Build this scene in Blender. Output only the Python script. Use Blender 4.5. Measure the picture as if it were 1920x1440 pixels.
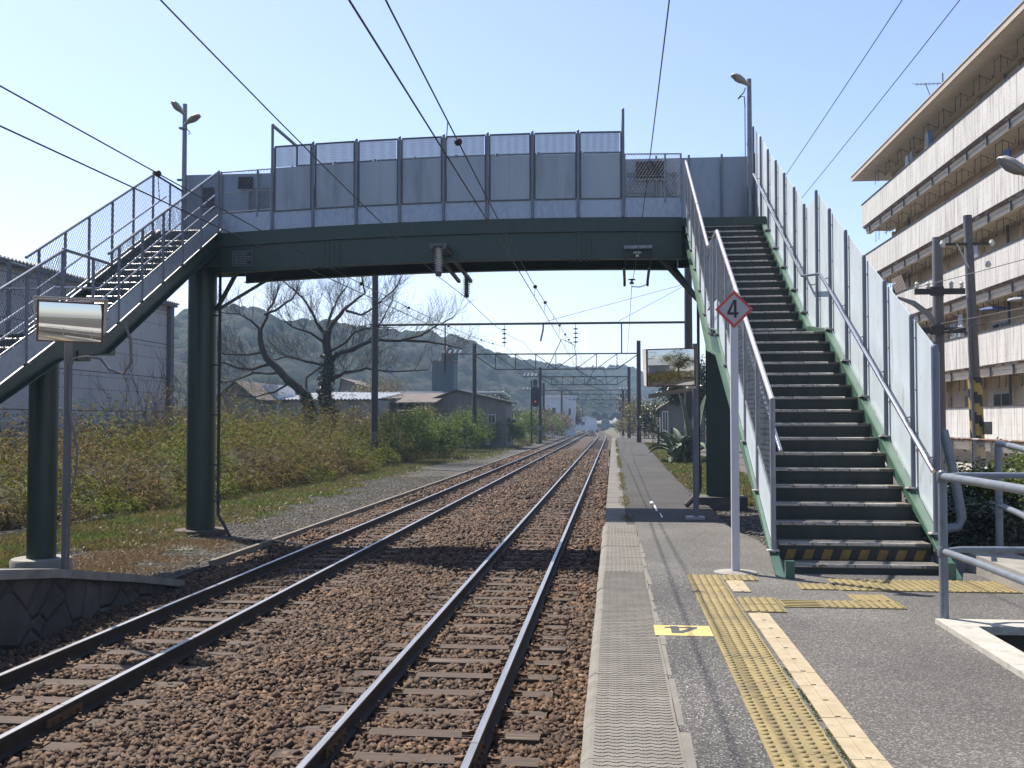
import bpy, math, random
import numpy as np
from mathutils import Vector, Matrix
R = math.radians
rnd = random.Random(11)
rng = np.random.default_rng(11)
SC = bpy.context.scene
for o in list(bpy.data.objects): bpy.data.objects.remove(o)

# ------------------------------------------------------------------ camera, sky, sun, exposure
cd = bpy.data.cameras.new('Camera'); cam = bpy.data.objects.new('Camera', cd); SC.collection.objects.link(cam)
cd.sensor_width = 36; cd.lens = 36 * 1940 / 1920; cd.clip_start = .05; cd.clip_end = 6000
cam.location = (0, 0, 2.40); cam.rotation_euler = (R(90 + 1.993), 0, R(5.590)); SC.camera = cam

SUN_DIR = Vector((-.53, .44, 1.0)).normalized()          # towards the sun
SUN_EL = math.asin(SUN_DIR.z); SUN_AZ = math.atan2(SUN_DIR.x, SUN_DIR.y)
W = bpy.data.worlds.new('World'); SC.world = W; W.use_nodes = True
nt = W.node_tree; bg = nt.nodes['Background']
sky = nt.nodes.new('ShaderNodeTexSky'); sky.sky_type = 'NISHITA'; sky.sun_disc = False
sky.sun_elevation = SUN_EL; sky.sun_rotation = SUN_AZ; sky.air_density = 1.0; sky.dust_density = .9; sky.ozone_density = 1.9
bg.inputs['Strength'].default_value = .105
# a few thin cloud wisps low over the right of the bridge
tc = nt.nodes.new('ShaderNodeTexCoord'); mp_ = nt.nodes.new('ShaderNodeMapping'); mp_.inputs['Scale'].default_value = (1, 1, 2.2)
no = nt.nodes.new('ShaderNodeTexNoise'); no.inputs['Scale'].default_value = 16; no.inputs['Detail'].default_value = 8
rp_ = nt.nodes.new('ShaderNodeValToRGB'); rp_.color_ramp.elements[0].position = .50; rp_.color_ramp.elements[1].position = .68
dt = nt.nodes.new('ShaderNodeVectorMath'); dt.operation = 'DOT_PRODUCT'; dt.inputs[1].default_value = (.165, .953, .235)
mr = nt.nodes.new('ShaderNodeMapRange'); mr.inputs['From Min'].default_value = .9965; mr.inputs['From Max'].default_value = .9996; mr.inputs['To Max'].default_value = .5
mu = nt.nodes.new('ShaderNodeMath'); mu.operation = 'MULTIPLY'; mc = nt.nodes.new('ShaderNodeMix'); mc.data_type = 'RGBA'; mc.inputs['B'].default_value = (4.6, 4.7, 4.9, 1)
nt.links.new(tc.outputs['Generated'], mp_.inputs[0]); nt.links.new(mp_.outputs[0], no.inputs['Vector']); nt.links.new(no.outputs['Fac'], rp_.inputs[0])
nt.links.new(tc.outputs['Generated'], dt.inputs[0]); nt.links.new(dt.outputs['Value'], mr.inputs['Value']); nt.links.new(rp_.outputs[0], mu.inputs[0]); nt.links.new(mr.outputs[0], mu.inputs[1])
nt.links.new(mu.outputs[0], mc.inputs['Factor']); nt.links.new(sky.outputs[0], mc.inputs['A']); hue = nt.nodes.new('ShaderNodeMix'); hue.data_type = 'RGBA'; hue.blend_type = 'MULTIPLY'; hue.inputs['Factor'].default_value = 1; hue.inputs['B'].default_value = (1.02, .955, 1.03, 1)
nt.links.new(mc.outputs['Result'], hue.inputs['A']); nt.links.new(hue.outputs['Result'], bg.inputs['Color'])
sd = bpy.data.lights.new('Sun', 'SUN'); sun = bpy.data.objects.new('Sun', sd); SC.collection.objects.link(sun)
sd.energy = 5.0; sd.angle = R(.53); sd.color = (1, .93, .82)
sun.rotation_euler = SUN_DIR.to_track_quat('Z', 'Y').to_euler(); sun.location = (-20, 20, 40)
SC.view_settings.view_transform = 'Standard'; SC.view_settings.look = 'None'; SC.view_settings.gamma = 1
SC.view_settings.exposure = 1.0
SC.render.engine = 'CYCLES'
SC.cycles.use_denoising = True
SC.cycles.max_bounces = 6; SC.cycles.diffuse_bounces = 3; SC.cycles.glossy_bounces = 3
SC.cycles.transmission_bounces = 3; SC.cycles.transparent_max_bounces = 8; SC.cycles.volume_bounces = 0
SC.cycles.sample_clamp_indirect = 6

# ------------------------------------------------------------------ helpers
ALB = .55          # base colours below are given relative to the exposure; this brings them to real-world values
def mat(name, c1, c2=None, scale=4.0, rough=.7, metal=0., bump=0., bscale=None, detail=6, stretch=(1, 1, 1), lo=.35, hi=.65, spec=.5,
        c3=None, scale3=1.0, lo3=.55, hi3=.75):
    k_ = ALB if metal < .6 else .85
    c1 = tuple(c * k_ for c in c1); c2 = c2 and tuple(c * k_ for c in c2); c3 = c3 and tuple(c * k_ for c in c3)
    m = bpy.data.materials.new(name); m.use_nodes = True; n = m.node_tree; L = n.links
    b = n.nodes['Principled BSDF']; b.inputs['Roughness'].default_value = rough; b.inputs['Metallic'].default_value = metal
    b.inputs['Specular IOR Level'].default_value = spec
    b.inputs['Base Color'].default_value = (*c1, 1)
    if c2 is None and not bump: return m
    g = n.nodes.new('ShaderNodeNewGeometry'); mp = n.nodes.new('ShaderNodeMapping'); L.new(g.outputs['Position'], mp.inputs[0])
    mp.inputs['Scale'].default_value = stretch
    if c2 is not None:
        t = n.nodes.new('ShaderNodeTexNoise'); t.inputs['Scale'].default_value = scale; t.inputs['Detail'].default_value = detail
        L.new(mp.outputs[0], t.inputs['Vector'])
        r = n.nodes.new('ShaderNodeValToRGB'); r.color_ramp.elements[0].position = lo; r.color_ramp.elements[1].position = hi
        r.color_ramp.elements[0].color = (*c1, 1); r.color_ramp.elements[1].color = (*c2, 1)
        L.new(t.outputs['Fac'], r.inputs[0]); out = r.outputs[0]
        if c3 is not None:
            t3 = n.nodes.new('ShaderNodeTexNoise'); t3.inputs['Scale'].default_value = scale3; t3.inputs['Detail'].default_value = 5
            L.new(mp.outputs[0], t3.inputs['Vector'])
            r3 = n.nodes.new('ShaderNodeValToRGB'); r3.color_ramp.elements[0].position = lo3; r3.color_ramp.elements[1].position = hi3
            mx = n.nodes.new('ShaderNodeMix'); mx.data_type = 'RGBA'
            L.new(t3.outputs['Fac'], r3.inputs[0]); L.new(r3.outputs[0], mx.inputs['Factor']); L.new(out, mx.inputs['A'])
            mx.inputs['B'].default_value = (*c3, 1); out = mx.outputs['Result']
        L.new(out, b.inputs['Base Color'])
    if bump:
        tb = n.nodes.new('ShaderNodeTexNoise'); tb.inputs['Scale'].default_value = bscale or scale * 3; tb.inputs['Detail'].default_value = 8
        L.new(mp.outputs[0], tb.inputs['Vector']); bp = n.nodes.new('ShaderNodeBump'); bp.inputs['Strength'].default_value = bump
        bp.inputs['Distance'].default_value = .02; L.new(tb.outputs['Fac'], bp.inputs['Height']); L.new(bp.outputs[0], b.inputs['Normal'])
    return m

def leafmat(name, cols, trans=.35, rough=.45, patch=None, pscale=.3, spec=.5):
    """leaf colours by island, optionally mixed by patches with a second ramp"""
    m = bpy.data.materials.new(name); m.use_nodes = True; n = m.node_tree; L = n.links
    b = n.nodes['Principled BSDF']; b.inputs['Roughness'].default_value = rough; b.inputs['Specular IOR Level'].default_value = spec
    g = n.nodes.new('ShaderNodeNewGeometry')
    def ramp(cs):
        r = n.nodes.new('ShaderNodeValToRGB'); e = r.color_ramp.elements
        while len(e) < len(cs): e.new(.5)
        for i, c in enumerate(cs): e[i].position = i / max(1, len(cs) - 1); e[i].color = (*[q * ALB for q in c], 1)
        L.new(g.outputs['Random Per Island'], r.inputs[0]); return r.outputs[0]
    out = ramp(cols)
    if patch:
        t = n.nodes.new('ShaderNodeTexNoise'); t.inputs['Scale'].default_value = pscale; t.inputs['Detail'].default_value = 4
        L.new(g.outputs['Position'], t.inputs['Vector'])
        r3 = n.nodes.new('ShaderNodeValToRGB'); r3.color_ramp.elements[0].position = .40; r3.color_ramp.elements[1].position = .54
        mx = n.nodes.new('ShaderNodeMix'); mx.data_type = 'RGBA'
        L.new(t.outputs['Fac'], r3.inputs[0]); L.new(r3.outputs[0], mx.inputs['Factor']); L.new(out, mx.inputs['A']); L.new(ramp(patch), mx.inputs['B'])
        out = mx.outputs['Result']
    L.new(out, b.inputs['Base Color'])
    if trans:
        tr = n.nodes.new('ShaderNodeBsdfTranslucent'); L.new(out, tr.inputs['Color']); mm = n.nodes.new('ShaderNodeMixShader')
        mm.inputs[0].default_value = trans; L.new(b.outputs[0], mm.inputs[1]); L.new(tr.outputs[0], mm.inputs[2])
        L.new(mm.outputs[0], n.nodes['Material Output'].inputs['Surface'])
    return m

ORG = {}
def link(o, parent=None):
    SC.collection.objects.link(o)
    if parent is not None:
        o.parent = parent; ORG[o.name] = ORG[parent.name]
    else: ORG.setdefault(o.name, Vector(o.location))
    return o
def tag(o, label, cat, group=None):
    o['label'] = label; o['category'] = cat
    if group: o['group'] = group
    return o
def thing(name, loc, label, cat, group=None):
    o = bpy.data.objects.new(name, None); o.location = loc; o.empty_display_size = .2; link(o); ORG[o.name] = Vector(loc)
    return tag(o, label, cat, group)
def copy_tree(o, parent=None):
    c = o.copy(); SC.collection.objects.link(c); ORG[c.name] = ORG[o.name]
    if parent is not None: c.parent = parent
    for ch in list(o.children): copy_tree(ch, c)
    return c

class MB:
    def __init__(s): s.v = []; s.f = []; s.m = []; s.mi = 0
    def pts(s, P, F):
        n = len(s.v); s.v += [tuple(p) for p in P]; s.f += [tuple(i + n for i in f) for f in F]; s.m += [s.mi] * len(F); return s
    def box(s, x0, x1, y0, y1, z0, z1):
        return s.pts([(x0, y0, z0), (x1, y0, z0), (x1, y1, z0), (x0, y1, z0), (x0, y0, z1), (x1, y0, z1), (x1, y1, z1), (x0, y1, z1)],
                     [(3, 2, 1, 0), (4, 5, 6, 7), (0, 1, 5, 4), (1, 2, 6, 5), (2, 3, 7, 6), (3, 0, 4, 7)])
    def beam(s, p, q, w, h, up=(0, 0, 1)):
        p = Vector(p); q = Vector(q); d = (q - p).normalized(); u = Vector(up)
        if abs(d.dot(u)) > .98: u = Vector((0, 1, 0))
        a = d.cross(u).normalized() * w / 2; b = a.cross(d).normalized() * h / 2
        P = [p - a - b, p + a - b, p + a + b, p - a + b, q - a - b, q + a - b, q + a + b, q - a + b]
        return s.pts(P, [(0, 1, 2, 3), (7, 6, 5, 4), (0, 4, 5, 1), (1, 5, 6, 2), (2, 6, 7, 3), (3, 7, 4, 0)])
    def tube(s, pts, r, n=8, cap=True):
        pts = [Vector(p) for p in pts]; k = len(pts); rr = r if isinstance(r, (list, tuple)) else [r] * k
        P = []; prev = None
        for i, p in enumerate(pts):
            d = (pts[min(i + 1, k - 1)] - pts[max(i - 1, 0)]).normalized()
            if prev is None:
                u = Vector((0, 0, 1)) if abs(d.z) < .95 else Vector((1, 0, 0)); a = d.cross(u).normalized()
            else:
                a = (prev - d * prev.dot(d)); a = a.normalized() if a.length > 1e-6 else d.orthogonal().normalized()
            prev = a; b = d.cross(a)
            for j in range(n):
                t = 2 * math.pi * j / n; P.append(p + (a * math.cos(t) + b * math.sin(t)) * rr[i])
        F = [(i * n + j, i * n + (j + 1) % n, (i + 1) * n + (j + 1) % n, (i + 1) * n + j) for i in range(k - 1) for j in range(n)]
        if cap: F += [tuple(range(n - 1, -1, -1)), tuple(range((k - 1) * n, k * n))]
        return s.pts(P, F)
    def lathe(s, c, prof, n=16, axis=(0, 0, 1)):
        c = Vector(c); ax = Vector(axis).normalized(); a = ax.orthogonal().normalized(); b = ax.cross(a); P = []; k = len(prof)
        for r, z in prof:
            for j in range(n):
                t = 2 * math.pi * j / n; P.append(c + ax * z + (a * math.cos(t) + b * math.sin(t)) * max(r, 1e-4))
        F = [(i * n + j, i * n + (j + 1) % n, (i + 1) * n + (j + 1) % n, (i + 1) * n + j) for i in range(k - 1) for j in range(n)]
        F += [tuple(range(n - 1, -1, -1)), tuple(range((k - 1) * n, k * n))]
        return s.pts(P, F)
    def prism(s, poly, d):
        n = len(poly); d = Vector(d); P = [Vector(p) for p in poly] + [Vector(p) + d for p in poly]
        return s.pts(P, [tuple(range(n - 1, -1, -1)), tuple(range(n, 2 * n))] + [(i, (i + 1) % n, n + (i + 1) % n, n + i) for i in range(n)])
    def build(s, name, mats, parent=None, smooth=False, loc=None):
        o0 = ORG[parent.name] if parent is not None else Vector(loc or (0, 0, 0))
        me = bpy.data.meshes.new(name)
        me.from_pydata([(p[0] - o0.x, p[1] - o0.y, p[2] - o0.z) for p in s.v], [], s.f)
        if not isinstance(mats, (list, tuple)): mats = [mats]
        for m in mats: me.materials.append(m)
        if len(mats) > 1: me.polygons.foreach_set('material_index', s.m)
        import bmesh
        bm = bmesh.new(); bm.from_mesh(me); bmesh.ops.recalc_face_normals(bm, faces=bm.faces); bm.to_mesh(me); bm.free()
        if smooth:
            me.polygons.foreach_set('use_smooth', [True] * len(me.polygons)); me.set_sharp_from_angle(angle=R(40))
        me.update(); o = bpy.data.objects.new(name, me)
        if parent is None: o.location = o0
        link(o, parent); return o

def np_mesh(name, V, Q, mats, idx=None, parent=None, smooth=False, loc=None):
    """mesh from arrays: V (n,3) verts, Q (m,k) faces of equal size (or list of such arrays)"""
    Qs = Q if isinstance(Q, list) else [Q]
    o0 = ORG[parent.name] if parent is not None else Vector(loc or (0, 0, 0))
    V = np.asarray(V, dtype=np.float32) - np.array(o0, dtype=np.float32)
    me = bpy.data.meshes.new(name); me.vertices.add(len(V)); me.vertices.foreach_set('co', V.ravel())
    loops = np.concatenate([q.ravel() for q in Qs]).astype(np.int32); sizes = np.concatenate([np.full(len(q), q.shape[1]) for q in Qs]).astype(np.int32)
    me.loops.add(len(loops)); me.loops.foreach_set('vertex_index', loops)
    me.polygons.add(len(sizes)); me.polygons.foreach_set('loop_start', np.concatenate([[0], np.cumsum(sizes)[:-1]]).astype(np.int32))
    if not isinstance(mats, (list, tuple)): mats = [mats]
    for m in mats: me.materials.append(m)
    if idx is not None: me.polygons.foreach_set('material_index', np.asarray(idx, dtype=np.int32))
    if smooth: me.polygons.foreach_set('use_smooth', np.ones(len(sizes), dtype=bool))
    me.update(calc_edges=True); me.validate(); o = bpy.data.objects.new(name, me)
    if parent is None: o.location = o0
    link(o, parent); return o

def leaves(C, D, length, width, droop=.25, roll=None):
    """kite leaves: C (n,3) bases, D (n,3) unit directions -> V, Q"""
    n = len(C); length = np.broadcast_to(length, n)[:, None]; width = np.broadcast_to(width, n)[:, None]
    rv = rng.normal(size=(n, 3)) if roll is None else roll
    S = np.cross(D, rv); S /= np.linalg.norm(S, axis=1, keepdims=True) + 1e-9
    tip = C + D * length; tip[:, 2] -= (length * droop)[:, 0]
    mid = C + D * length * .45
    V = np.stack([C, mid - S * width / 2, tip, mid + S * width / 2], axis=1).reshape(-1, 3)
    return V, np.arange(4 * n).reshape(n, 4)
def unit(n, zlo=-1, zhi=1):
    z = rng.uniform(zlo, zhi, n); t = rng.uniform(0, 2 * np.pi, n); r = np.sqrt(np.clip(1 - z * z, 0, 1)); return np.stack([r * np.cos(t), r * np.sin(t), z], 1)
def vnoise(x, y, s, seed=0):
    """smooth value noise on arrays"""
    x = np.asarray(x) / s + seed * 17.3; y = np.asarray(y) / s + seed * 9.1
    xi = np.floor(x).astype(int); yi = np.floor(y).astype(int); fx = x - xi; fy = y - yi; fx = fx * fx * (3 - 2 * fx); fy = fy * fy * (3 - 2 * fy)
    h = lambda a, b: (np.sin(a * 127.1 + b * 311.7 + seed * 53.7) * 43758.5453) % 1
    return (h(xi, yi) * (1 - fx) + h(xi + 1, yi) * fx) * (1 - fy) + (h(xi, yi + 1) * (1 - fx) + h(xi + 1, yi + 1) * fx) * fy

# ------------------------------------------------------------------ materials
M = {}
M['galv'] = mat('galvanised', (.25, .28, .31), (.40, .43, .46), 9, rough=.42, metal=.45, c3=(.18, .20, .23), scale3=3)
M['galv_sheet'] = mat('galvanised_sheet', (.80, .91, .98), (.94, 1.06, 1.14), 3.5, rough=.5, metal=.15, stretch=(1, 1, .35), c3=(.70, .76, .79), scale3=7, lo3=.6, hi3=.7, bump=.05, bscale=8)
M['galv_kick'] = mat('galvanised_kick', (.46, .54, .66), (.58, .67, .80), 14, rough=.42, metal=.3, c3=(.62, .70, .82), scale3=1.3, lo3=.5, hi3=.8, bump=.05, bscale=14, stretch=(1, 1, .5))
M['back_sheet'] = mat('back_sheet', (.36, .42, .52), (.44, .50, .60), 1.5, rough=.45, metal=.2, stretch=(1, 1, .3), c3=(.30, .34, .42), scale3=9, lo3=.55, hi3=.85)
M['sheet_grey'] = mat('grey_sheet', (.50, .57, .64), (.58, .65, .72), 2, rough=.5, stretch=(1, 1, .3))
M['sheet_worn'] = mat('worn_sheet', (.46, .53, .59), (.55, .62, .68), 1.5, rough=.5, stretch=(1, 1, .2), c3=(.33, .36, .38), scale3=4, lo3=.5, hi3=.8)
M['post_blue'] = mat('painted_post', (.22, .25, .31), (.27, .30, .36), 3, rough=.45, metal=.2)
M['rail_blue'] = mat('painted_rail', (.27, .31, .36), (.33, .37, .42), 6, rough=.38, metal=.25, c3=(.20, .22, .25), scale3=14)
M['green_dark'] = mat('green_steel', (.026, .060, .044), (.034, .072, .053), 2.5, rough=.42, stretch=(2, 2, .16), c3=(.075, .066, .045), scale3=5, lo3=.60, hi3=.82)
M['green_mid'] = mat('green_stair_paint', (.072, .165, .118), (.092, .205, .147), 3, rough=.42, c3=(.12, .21, .155), scale3=2)
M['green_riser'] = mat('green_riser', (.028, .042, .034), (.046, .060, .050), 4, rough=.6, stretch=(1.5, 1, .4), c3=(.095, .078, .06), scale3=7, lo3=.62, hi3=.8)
M['tread'] = mat('tread_concrete', (.15, .135, .11), (.25, .225, .185), 10, rough=.8, c3=(.10, .09, .075), scale3=30)
M['nosing'] = mat('nosing_strip', (.50, .475, .44), (.66, .63, .59), 12, rough=.32, metal=.35, c3=(.22, .12, .07), scale3=22, lo3=.58, hi3=.68)
M['white_paint'] = mat('white_paint', (.80, .79, .86), (.88, .87, .94), 4, rough=.4)
M['ped'] = mat('pedestal_white', (.60, .58, .54), (.72, .70, .66), 8, rough=.6, c3=(.35, .20, .12), scale3=18, lo3=.62, hi3=.72)
M['red_paint'] = mat('red_paint', (.85, .05, .04), (.95, .07, .06), 6, rough=.4)
M['sign_grey'] = mat('sign_grey', (.60, .58, .60), (.66, .64, .66), 6, rough=.5)
M['black_paint'] = mat('black_paint', (.012, .012, .014), (.02, .02, .022), 10, rough=.5)
M['navy_paint'] = mat('navy_paint', (.045, .05, .07), (.09, .095, .11), 30, rough=.7)
M['marker_yellow'] = mat('marker_yellow', (.76, .56, .16), (.84, .68, .27), 7, rough=.6, c3=(.60, .42, .12), scale3=5)
M['haz_yellow'] = mat('hazard_yellow', (.26, .15, .025), (.36, .22, .04), 12, rough=.6)
M['tactile'] = mat('tactile_yellow', (.33, .255, .10), (.43, .335, .135), 8, rough=.75, c3=(.25, .20, .095), scale3=4, lo3=.5, hi3=.75, bump=.1, bscale=90)
M['beige_tile'] = mat('beige_tile', (.50, .405, .25), (.60, .50, .33), 8, rough=.75, c3=(.44, .36, .25), scale3=20)
M['moss'] = mat('joint_moss', (.10, .13, .03), (.16, .13, .06), 30, rough=.9)
M['concrete'] = mat('concrete', (.34, .32, .28), (.46, .44, .39), 3, rough=.85, bump=.15, bscale=40, c3=(.25, .24, .21), scale3=8)
M['coping'] = mat('coping_concrete', (.235, .218, .185), (.30, .278, .24), 7, rough=.85, bump=.2, bscale=90, c3=(.23, .215, .185), scale3=2.0)
M['kerb_white'] = mat('kerb_concrete', (.55, .53, .46), (.68, .66, .59), 4, rough=.85, c3=(.40, .38, .33), scale3=12)
M['concrete_dark'] = mat('dark_concrete', (.075, .07, .065), (.15, .14, .13), 2.5, rough=.9, bump=.3, bscale=12, c3=(.20, .19, .175), scale3=1.2)
M['rust_steel'] = mat('rusty_rail_side', (.028, .018, .014), (.055, .034, .024), 12, rough=.75, metal=.2)
M['rail_top'] = mat('polished_rail_top', (.34, .345, .37), (.44, .445, .46), 30, rough=.38, metal=.8, stretch=(1, .05, 1))
M['sleeper'] = mat('sleeper_wood', (.066, .043, .029), (.130, .088, .060), 6, rough=.85, stretch=(.6, 9, 4), c3=(.24, .19, .15), scale3=2.2, lo3=.58, hi3=.72, bump=.5, bscale=18)
M['clip_rust'] = mat('rusty_clip', (.13, .065, .03), (.20, .11, .05), 30, rough=.8)
M['pole_conc'] = mat('concrete_pole', (.18, .17, .18), (.25, .24, .25), 2, rough=.85, stretch=(1, 1, .15))
M['pole_dark'] = mat('dark_pole', (.06, .055, .055), (.085, .08, .08), 2, rough=.8, stretch=(1, 1, .15))
M['steel_grey'] = mat('weathered_steel', (.15, .155, .16), (.22, .22, .225), 8, rough=.6, metal=.3)
M['steel_dark'] = mat('dark_steel', (.03, .03, .033), (.05, .05, .053), 8, rough=.6)
M['wire'] = mat('wire', (.022, .024, .026), (.035, .036, .038), 20, rough=.5)
M['porcelain'] = mat('porcelain', (.80, .79, .74), (.90, .89, .84), 10, rough=.25)
M['porcelain_brown'] = mat('brown_porcelain', (.22, .17, .14), (.30, .24, .20), 10, rough=.3)
M['lamp_shell'] = mat('lamp_shell', (.52, .50, .44), (.60, .58, .52), 6, rough=.4)
M['lamp_glass'] = mat('lamp_glass', (.40, .39, .35), (.50, .49, .45), 4, rough=.2)
M['mirror_orange'] = mat('mirror_frame', (.26, .07, .03), (.34, .11, .05), 9, rough=.6, c3=(.22, .05, .03), scale3=5)
M['mirror_hood'] = mat('mirror_hood', (.95, .95, .92), (1.1, 1.1, 1.08), 8, rough=.6, c3=(.62, .64, .60), scale3=14)
m = mat('mirror_glass', (.72, .74, .74), rough=.02, metal=1.0); M['mirror'] = m
M['asphalt'] = mat('asphalt', (.155, .15, .145), (.21, .203, .195), 40, rough=.9)
M['cable'] = mat('cable_conduit', (.20, .19, .18), (.28, .26, .23), 14, rough=.6)
M['soil'] = mat('soil', (.10, .085, .065), (.17, .15, .12), 3, rough=.95, bump=.6, bscale=20)

def asphalt_nodes(m, base, speck, dark, patch):
    base, speck, dark = [tuple(.76 * c for c in q) for q in (base, speck, dark)]
    n = m.node_tree; L = n.links; b = n.nodes['Principled BSDF']
    g = n.nodes.new('ShaderNodeNewGeometry')
    v = n.nodes.new('ShaderNodeTexVoronoi'); v.inputs['Scale'].default_value = 140; L.new(g.outputs['Position'], v.inputs['Vector'])
    r = n.nodes.new('ShaderNodeValToRGB'); e = r.color_ramp.elements; e[0].position = 0; e[0].color = (*dark, 1); e[1].position = 1; e[1].color = (*speck, 1)
    e.new(.45).color = (*base, 1); e.new(.72).color = (*base, 1); e.new(.84).color = tuple(c * 1.5 for c in base) + (1,)
    sep = n.nodes.new('ShaderNodeSeparateColor'); L.new(v.outputs['Color'], sep.inputs[0]); L.new(sep.outputs[0], r.inputs[0])
    t = n.nodes.new('ShaderNodeTexNoise'); t.inputs['Scale'].default_value = .9; t.inputs['Detail'].default_value = 7; L.new(g.outputs['Position'], t.inputs['Vector'])
    r2 = n.nodes.new('ShaderNodeValToRGB'); r2.color_ramp.elements[0].position = .36; r2.color_ramp.elements[0].color = (*[patch] * 3, 1)
    r2.color_ramp.elements[1].position = .64; r2.color_ramp.elements[1].color = (1.08, 1.07, 1.05, 1)
    L.new(t.outputs['Fac'], r2.inputs[0])
    mx = n.nodes.new('ShaderNodeMix'); mx.data_type = 'RGBA'; mx.blend_type = 'MULTIPLY'; mx.inputs['Factor'].default_value = 1
    L.new(r.outputs[0], mx.inputs['A']); L.new(r2.outputs[0], mx.inputs['B']); L.new(mx.outputs['Result'], b.inputs['Base Color'])
    bp = n.nodes.new('ShaderNodeBump'); bp.inputs['Strength'].default_value = .55; bp.inputs['Distance'].default_value = .006
    L.new(v.outputs['Distance'], bp.inputs['Height']); L.new(bp.outputs[0], b.inputs['Normal']); b.inputs['Roughness'].default_value = .9
M['asphalt'] = mat('asphalt', (.16, .155, .15)); asphalt_nodes(M['asphalt'], (.112, .107, .098), (.34, .325, .305), (.050, .048, .045), .72)
M['asphalt_coarse'] = mat('coarse_asphalt', (.1, .1, .1)); asphalt_nodes(M['asphalt_coarse'], (.085, .082, .077), (.46, .45, .43), (.028, .027, .026), .66)
M['asphalt_old'] = mat('old_asphalt', (.08, .075, .07)); asphalt_nodes(M['asphalt_old'], (.042, .039, .035), (.10, .092, .083), (.024, .022, .020), .62)
M['gravel'] = mat('gravel', (.20, .18, .15)); asphalt_nodes(M['gravel'], (.105, .09, .073), (.24, .21, .18), (.04, .034, .027), .6)

# ballast bed under the loose stones
m = mat('ballast_bed', (.07, .045, .032)); M['bed'] = m
n = m.node_tree; L = n.links; b = n.nodes['Principled BSDF']; g = n.nodes.new('ShaderNodeNewGeometry')
v = n.nodes.new('ShaderNodeTexVoronoi'); v.inputs['Scale'].default_value = 17; L.new(g.outputs['Position'], v.inputs['Vector'])
sep = n.nodes.new('ShaderNodeSeparateColor'); L.new(v.outputs['Color'], sep.inputs[0])
r = n.nodes.new('ShaderNodeValToRGB'); e = r.color_ramp.elements; e[0].color = (.012, .008, .005, 1); e[1].color = (.085, .053, .032, 1); e.new(.5).color = (.036, .022, .014, 1)
L.new(sep.outputs[0], r.inputs[0]); L.new(r.outputs[0], b.inputs['Base Color'])
bp = n.nodes.new('ShaderNodeBump'); bp.invert = True; bp.inputs['Strength'].default_value = 1; bp.inputs['Distance'].default_value = .05
L.new(v.outputs['Distance'], bp.inputs['Height']); L.new(bp.outputs[0], b.inputs['Normal']); b.inputs['Roughness'].default_value = .9
M['stone'] = leafmat('ballast_stone', [(.040, .020, .010), (.105, .049, .022), (.175, .083, .034), (.118, .060, .030), (.225, .115, .050), (.058, .031, .017), (.31, .185, .10), (.085, .063, .048)], trans=0, rough=.85,
                     patch=[(.042, .024, .014), (.088, .048, .026), (.145, .078, .038), (.095, .057, .034), (.20, .122, .066)], pscale=.55)

# ------------------------------------------------------------------ ground, platforms, track beds
def struct(o): o['kind'] = 'structure'; return o
def sstep(t): t = np.clip(t, 0, 1); return t * t * (3 - 2 * t)

gm = mat('field_ground', (.13, .115, .075), (.10, .12, .04), .25, rough=.95, c3=(.20, .17, .12), scale3=.9, lo3=.5, hi3=.62, bump=.6, bscale=9)
b = MB(); b.box(-1500, 1500, -120, 1500, -1.2, -.34); struct(b.build('ground', gm))

# left field: gravel path beside the track, merging into soil under the weeds
pm = mat('path_gravel', (.14, .125, .11), (.20, .18, .155), 1.6); asphalt_nodes(pm, (.050, .042, .034), (.15, .132, .11), (.018, .015, .012), .42)
b = MB(); b.box(-60, -7.02, -40, 260, -.4, -.13); struct(b.build('path', pm))
# low yard beyond the old platform and to the right of the stairs
b = MB(); b.box(1.2, 120, 11.2, 260, -.33, .52); b.box(6.2, 120, -40, 11.2, -.33, .52); struct(b.build('yard_ground', M['gravel']))

# track bed under the loose stones
xs = np.linspace(-7.0, -.02, 60); ys = np.concatenate([np.linspace(-8, 40, 300), np.linspace(40.5, 380, 160)])
X, Y = np.meshgrid(xs, ys); Z = -.215 + .03 * (vnoise(X, Y, .5, 2) - .5) + .02 * (vnoise(X, Y, .17, 3) - .5)
Z += .03 * np.exp(-((X + 3.4) / .7) ** 2)
shift = np.where(Y > 140, -3.6 * sstep((Y - 140) / 150) * (X > -3.4), 0) + np.where(Y > 190, 2 * sstep((Y - 190) / 150), 0)
V = np.stack([X + shift, Y, Z], 2).reshape(-1, 3); w = len(xs); ij = np.arange(len(ys) - 1)[:, None] * w + np.arange(w - 1)[None]
Q = np.stack([ij, ij + 1, ij + 1 + w, ij + w], 2).reshape(-1, 4)
struct(np_mesh('track_bed', V, Q, M['bed'], smooth=True))

def stones(n, x0, x1, y0, y1, size):
    x = rng.uniform(x0, x1, n); y = y0 + (y1 - y0) * rng.uniform(0, 1, n)
    keep = np.ones(n, bool)
    for c in (-1.6, -5.2):
        for s in (-.566, .566): keep &= np.abs(x - c - s) > .085
        k = np.round((y - 4.0) / .64); on = (np.abs(y - 4.0 - k * .64) < .115) & (np.abs(x - c) < 1.06)
        keep &= ~(on & (rng.uniform(0, 1, n) < .93))
    return x[keep], y[keep], size
cx, cy, cs = [], [], []
for n, y0, y1, s in ((34000, 4.2, 9.5, .0265), (30000, 9.5, 17, .028), (24000, 17, 30, .033), (12000, 30, 52, .043), (9000, 52, 90, .06)):
    a, c, s = stones(n, -6.95, -.16, y0, y1, s); cx.append(a); cy.append(c); cs.append(np.full(len(a), s))
cx = np.concatenate(cx); cy = np.concatenate(cy); cs = np.concatenate(cs); n = len(cx)
S = cs * np.clip(np.exp(rng.normal(0, .36, n)), .4, 1.75)
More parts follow.
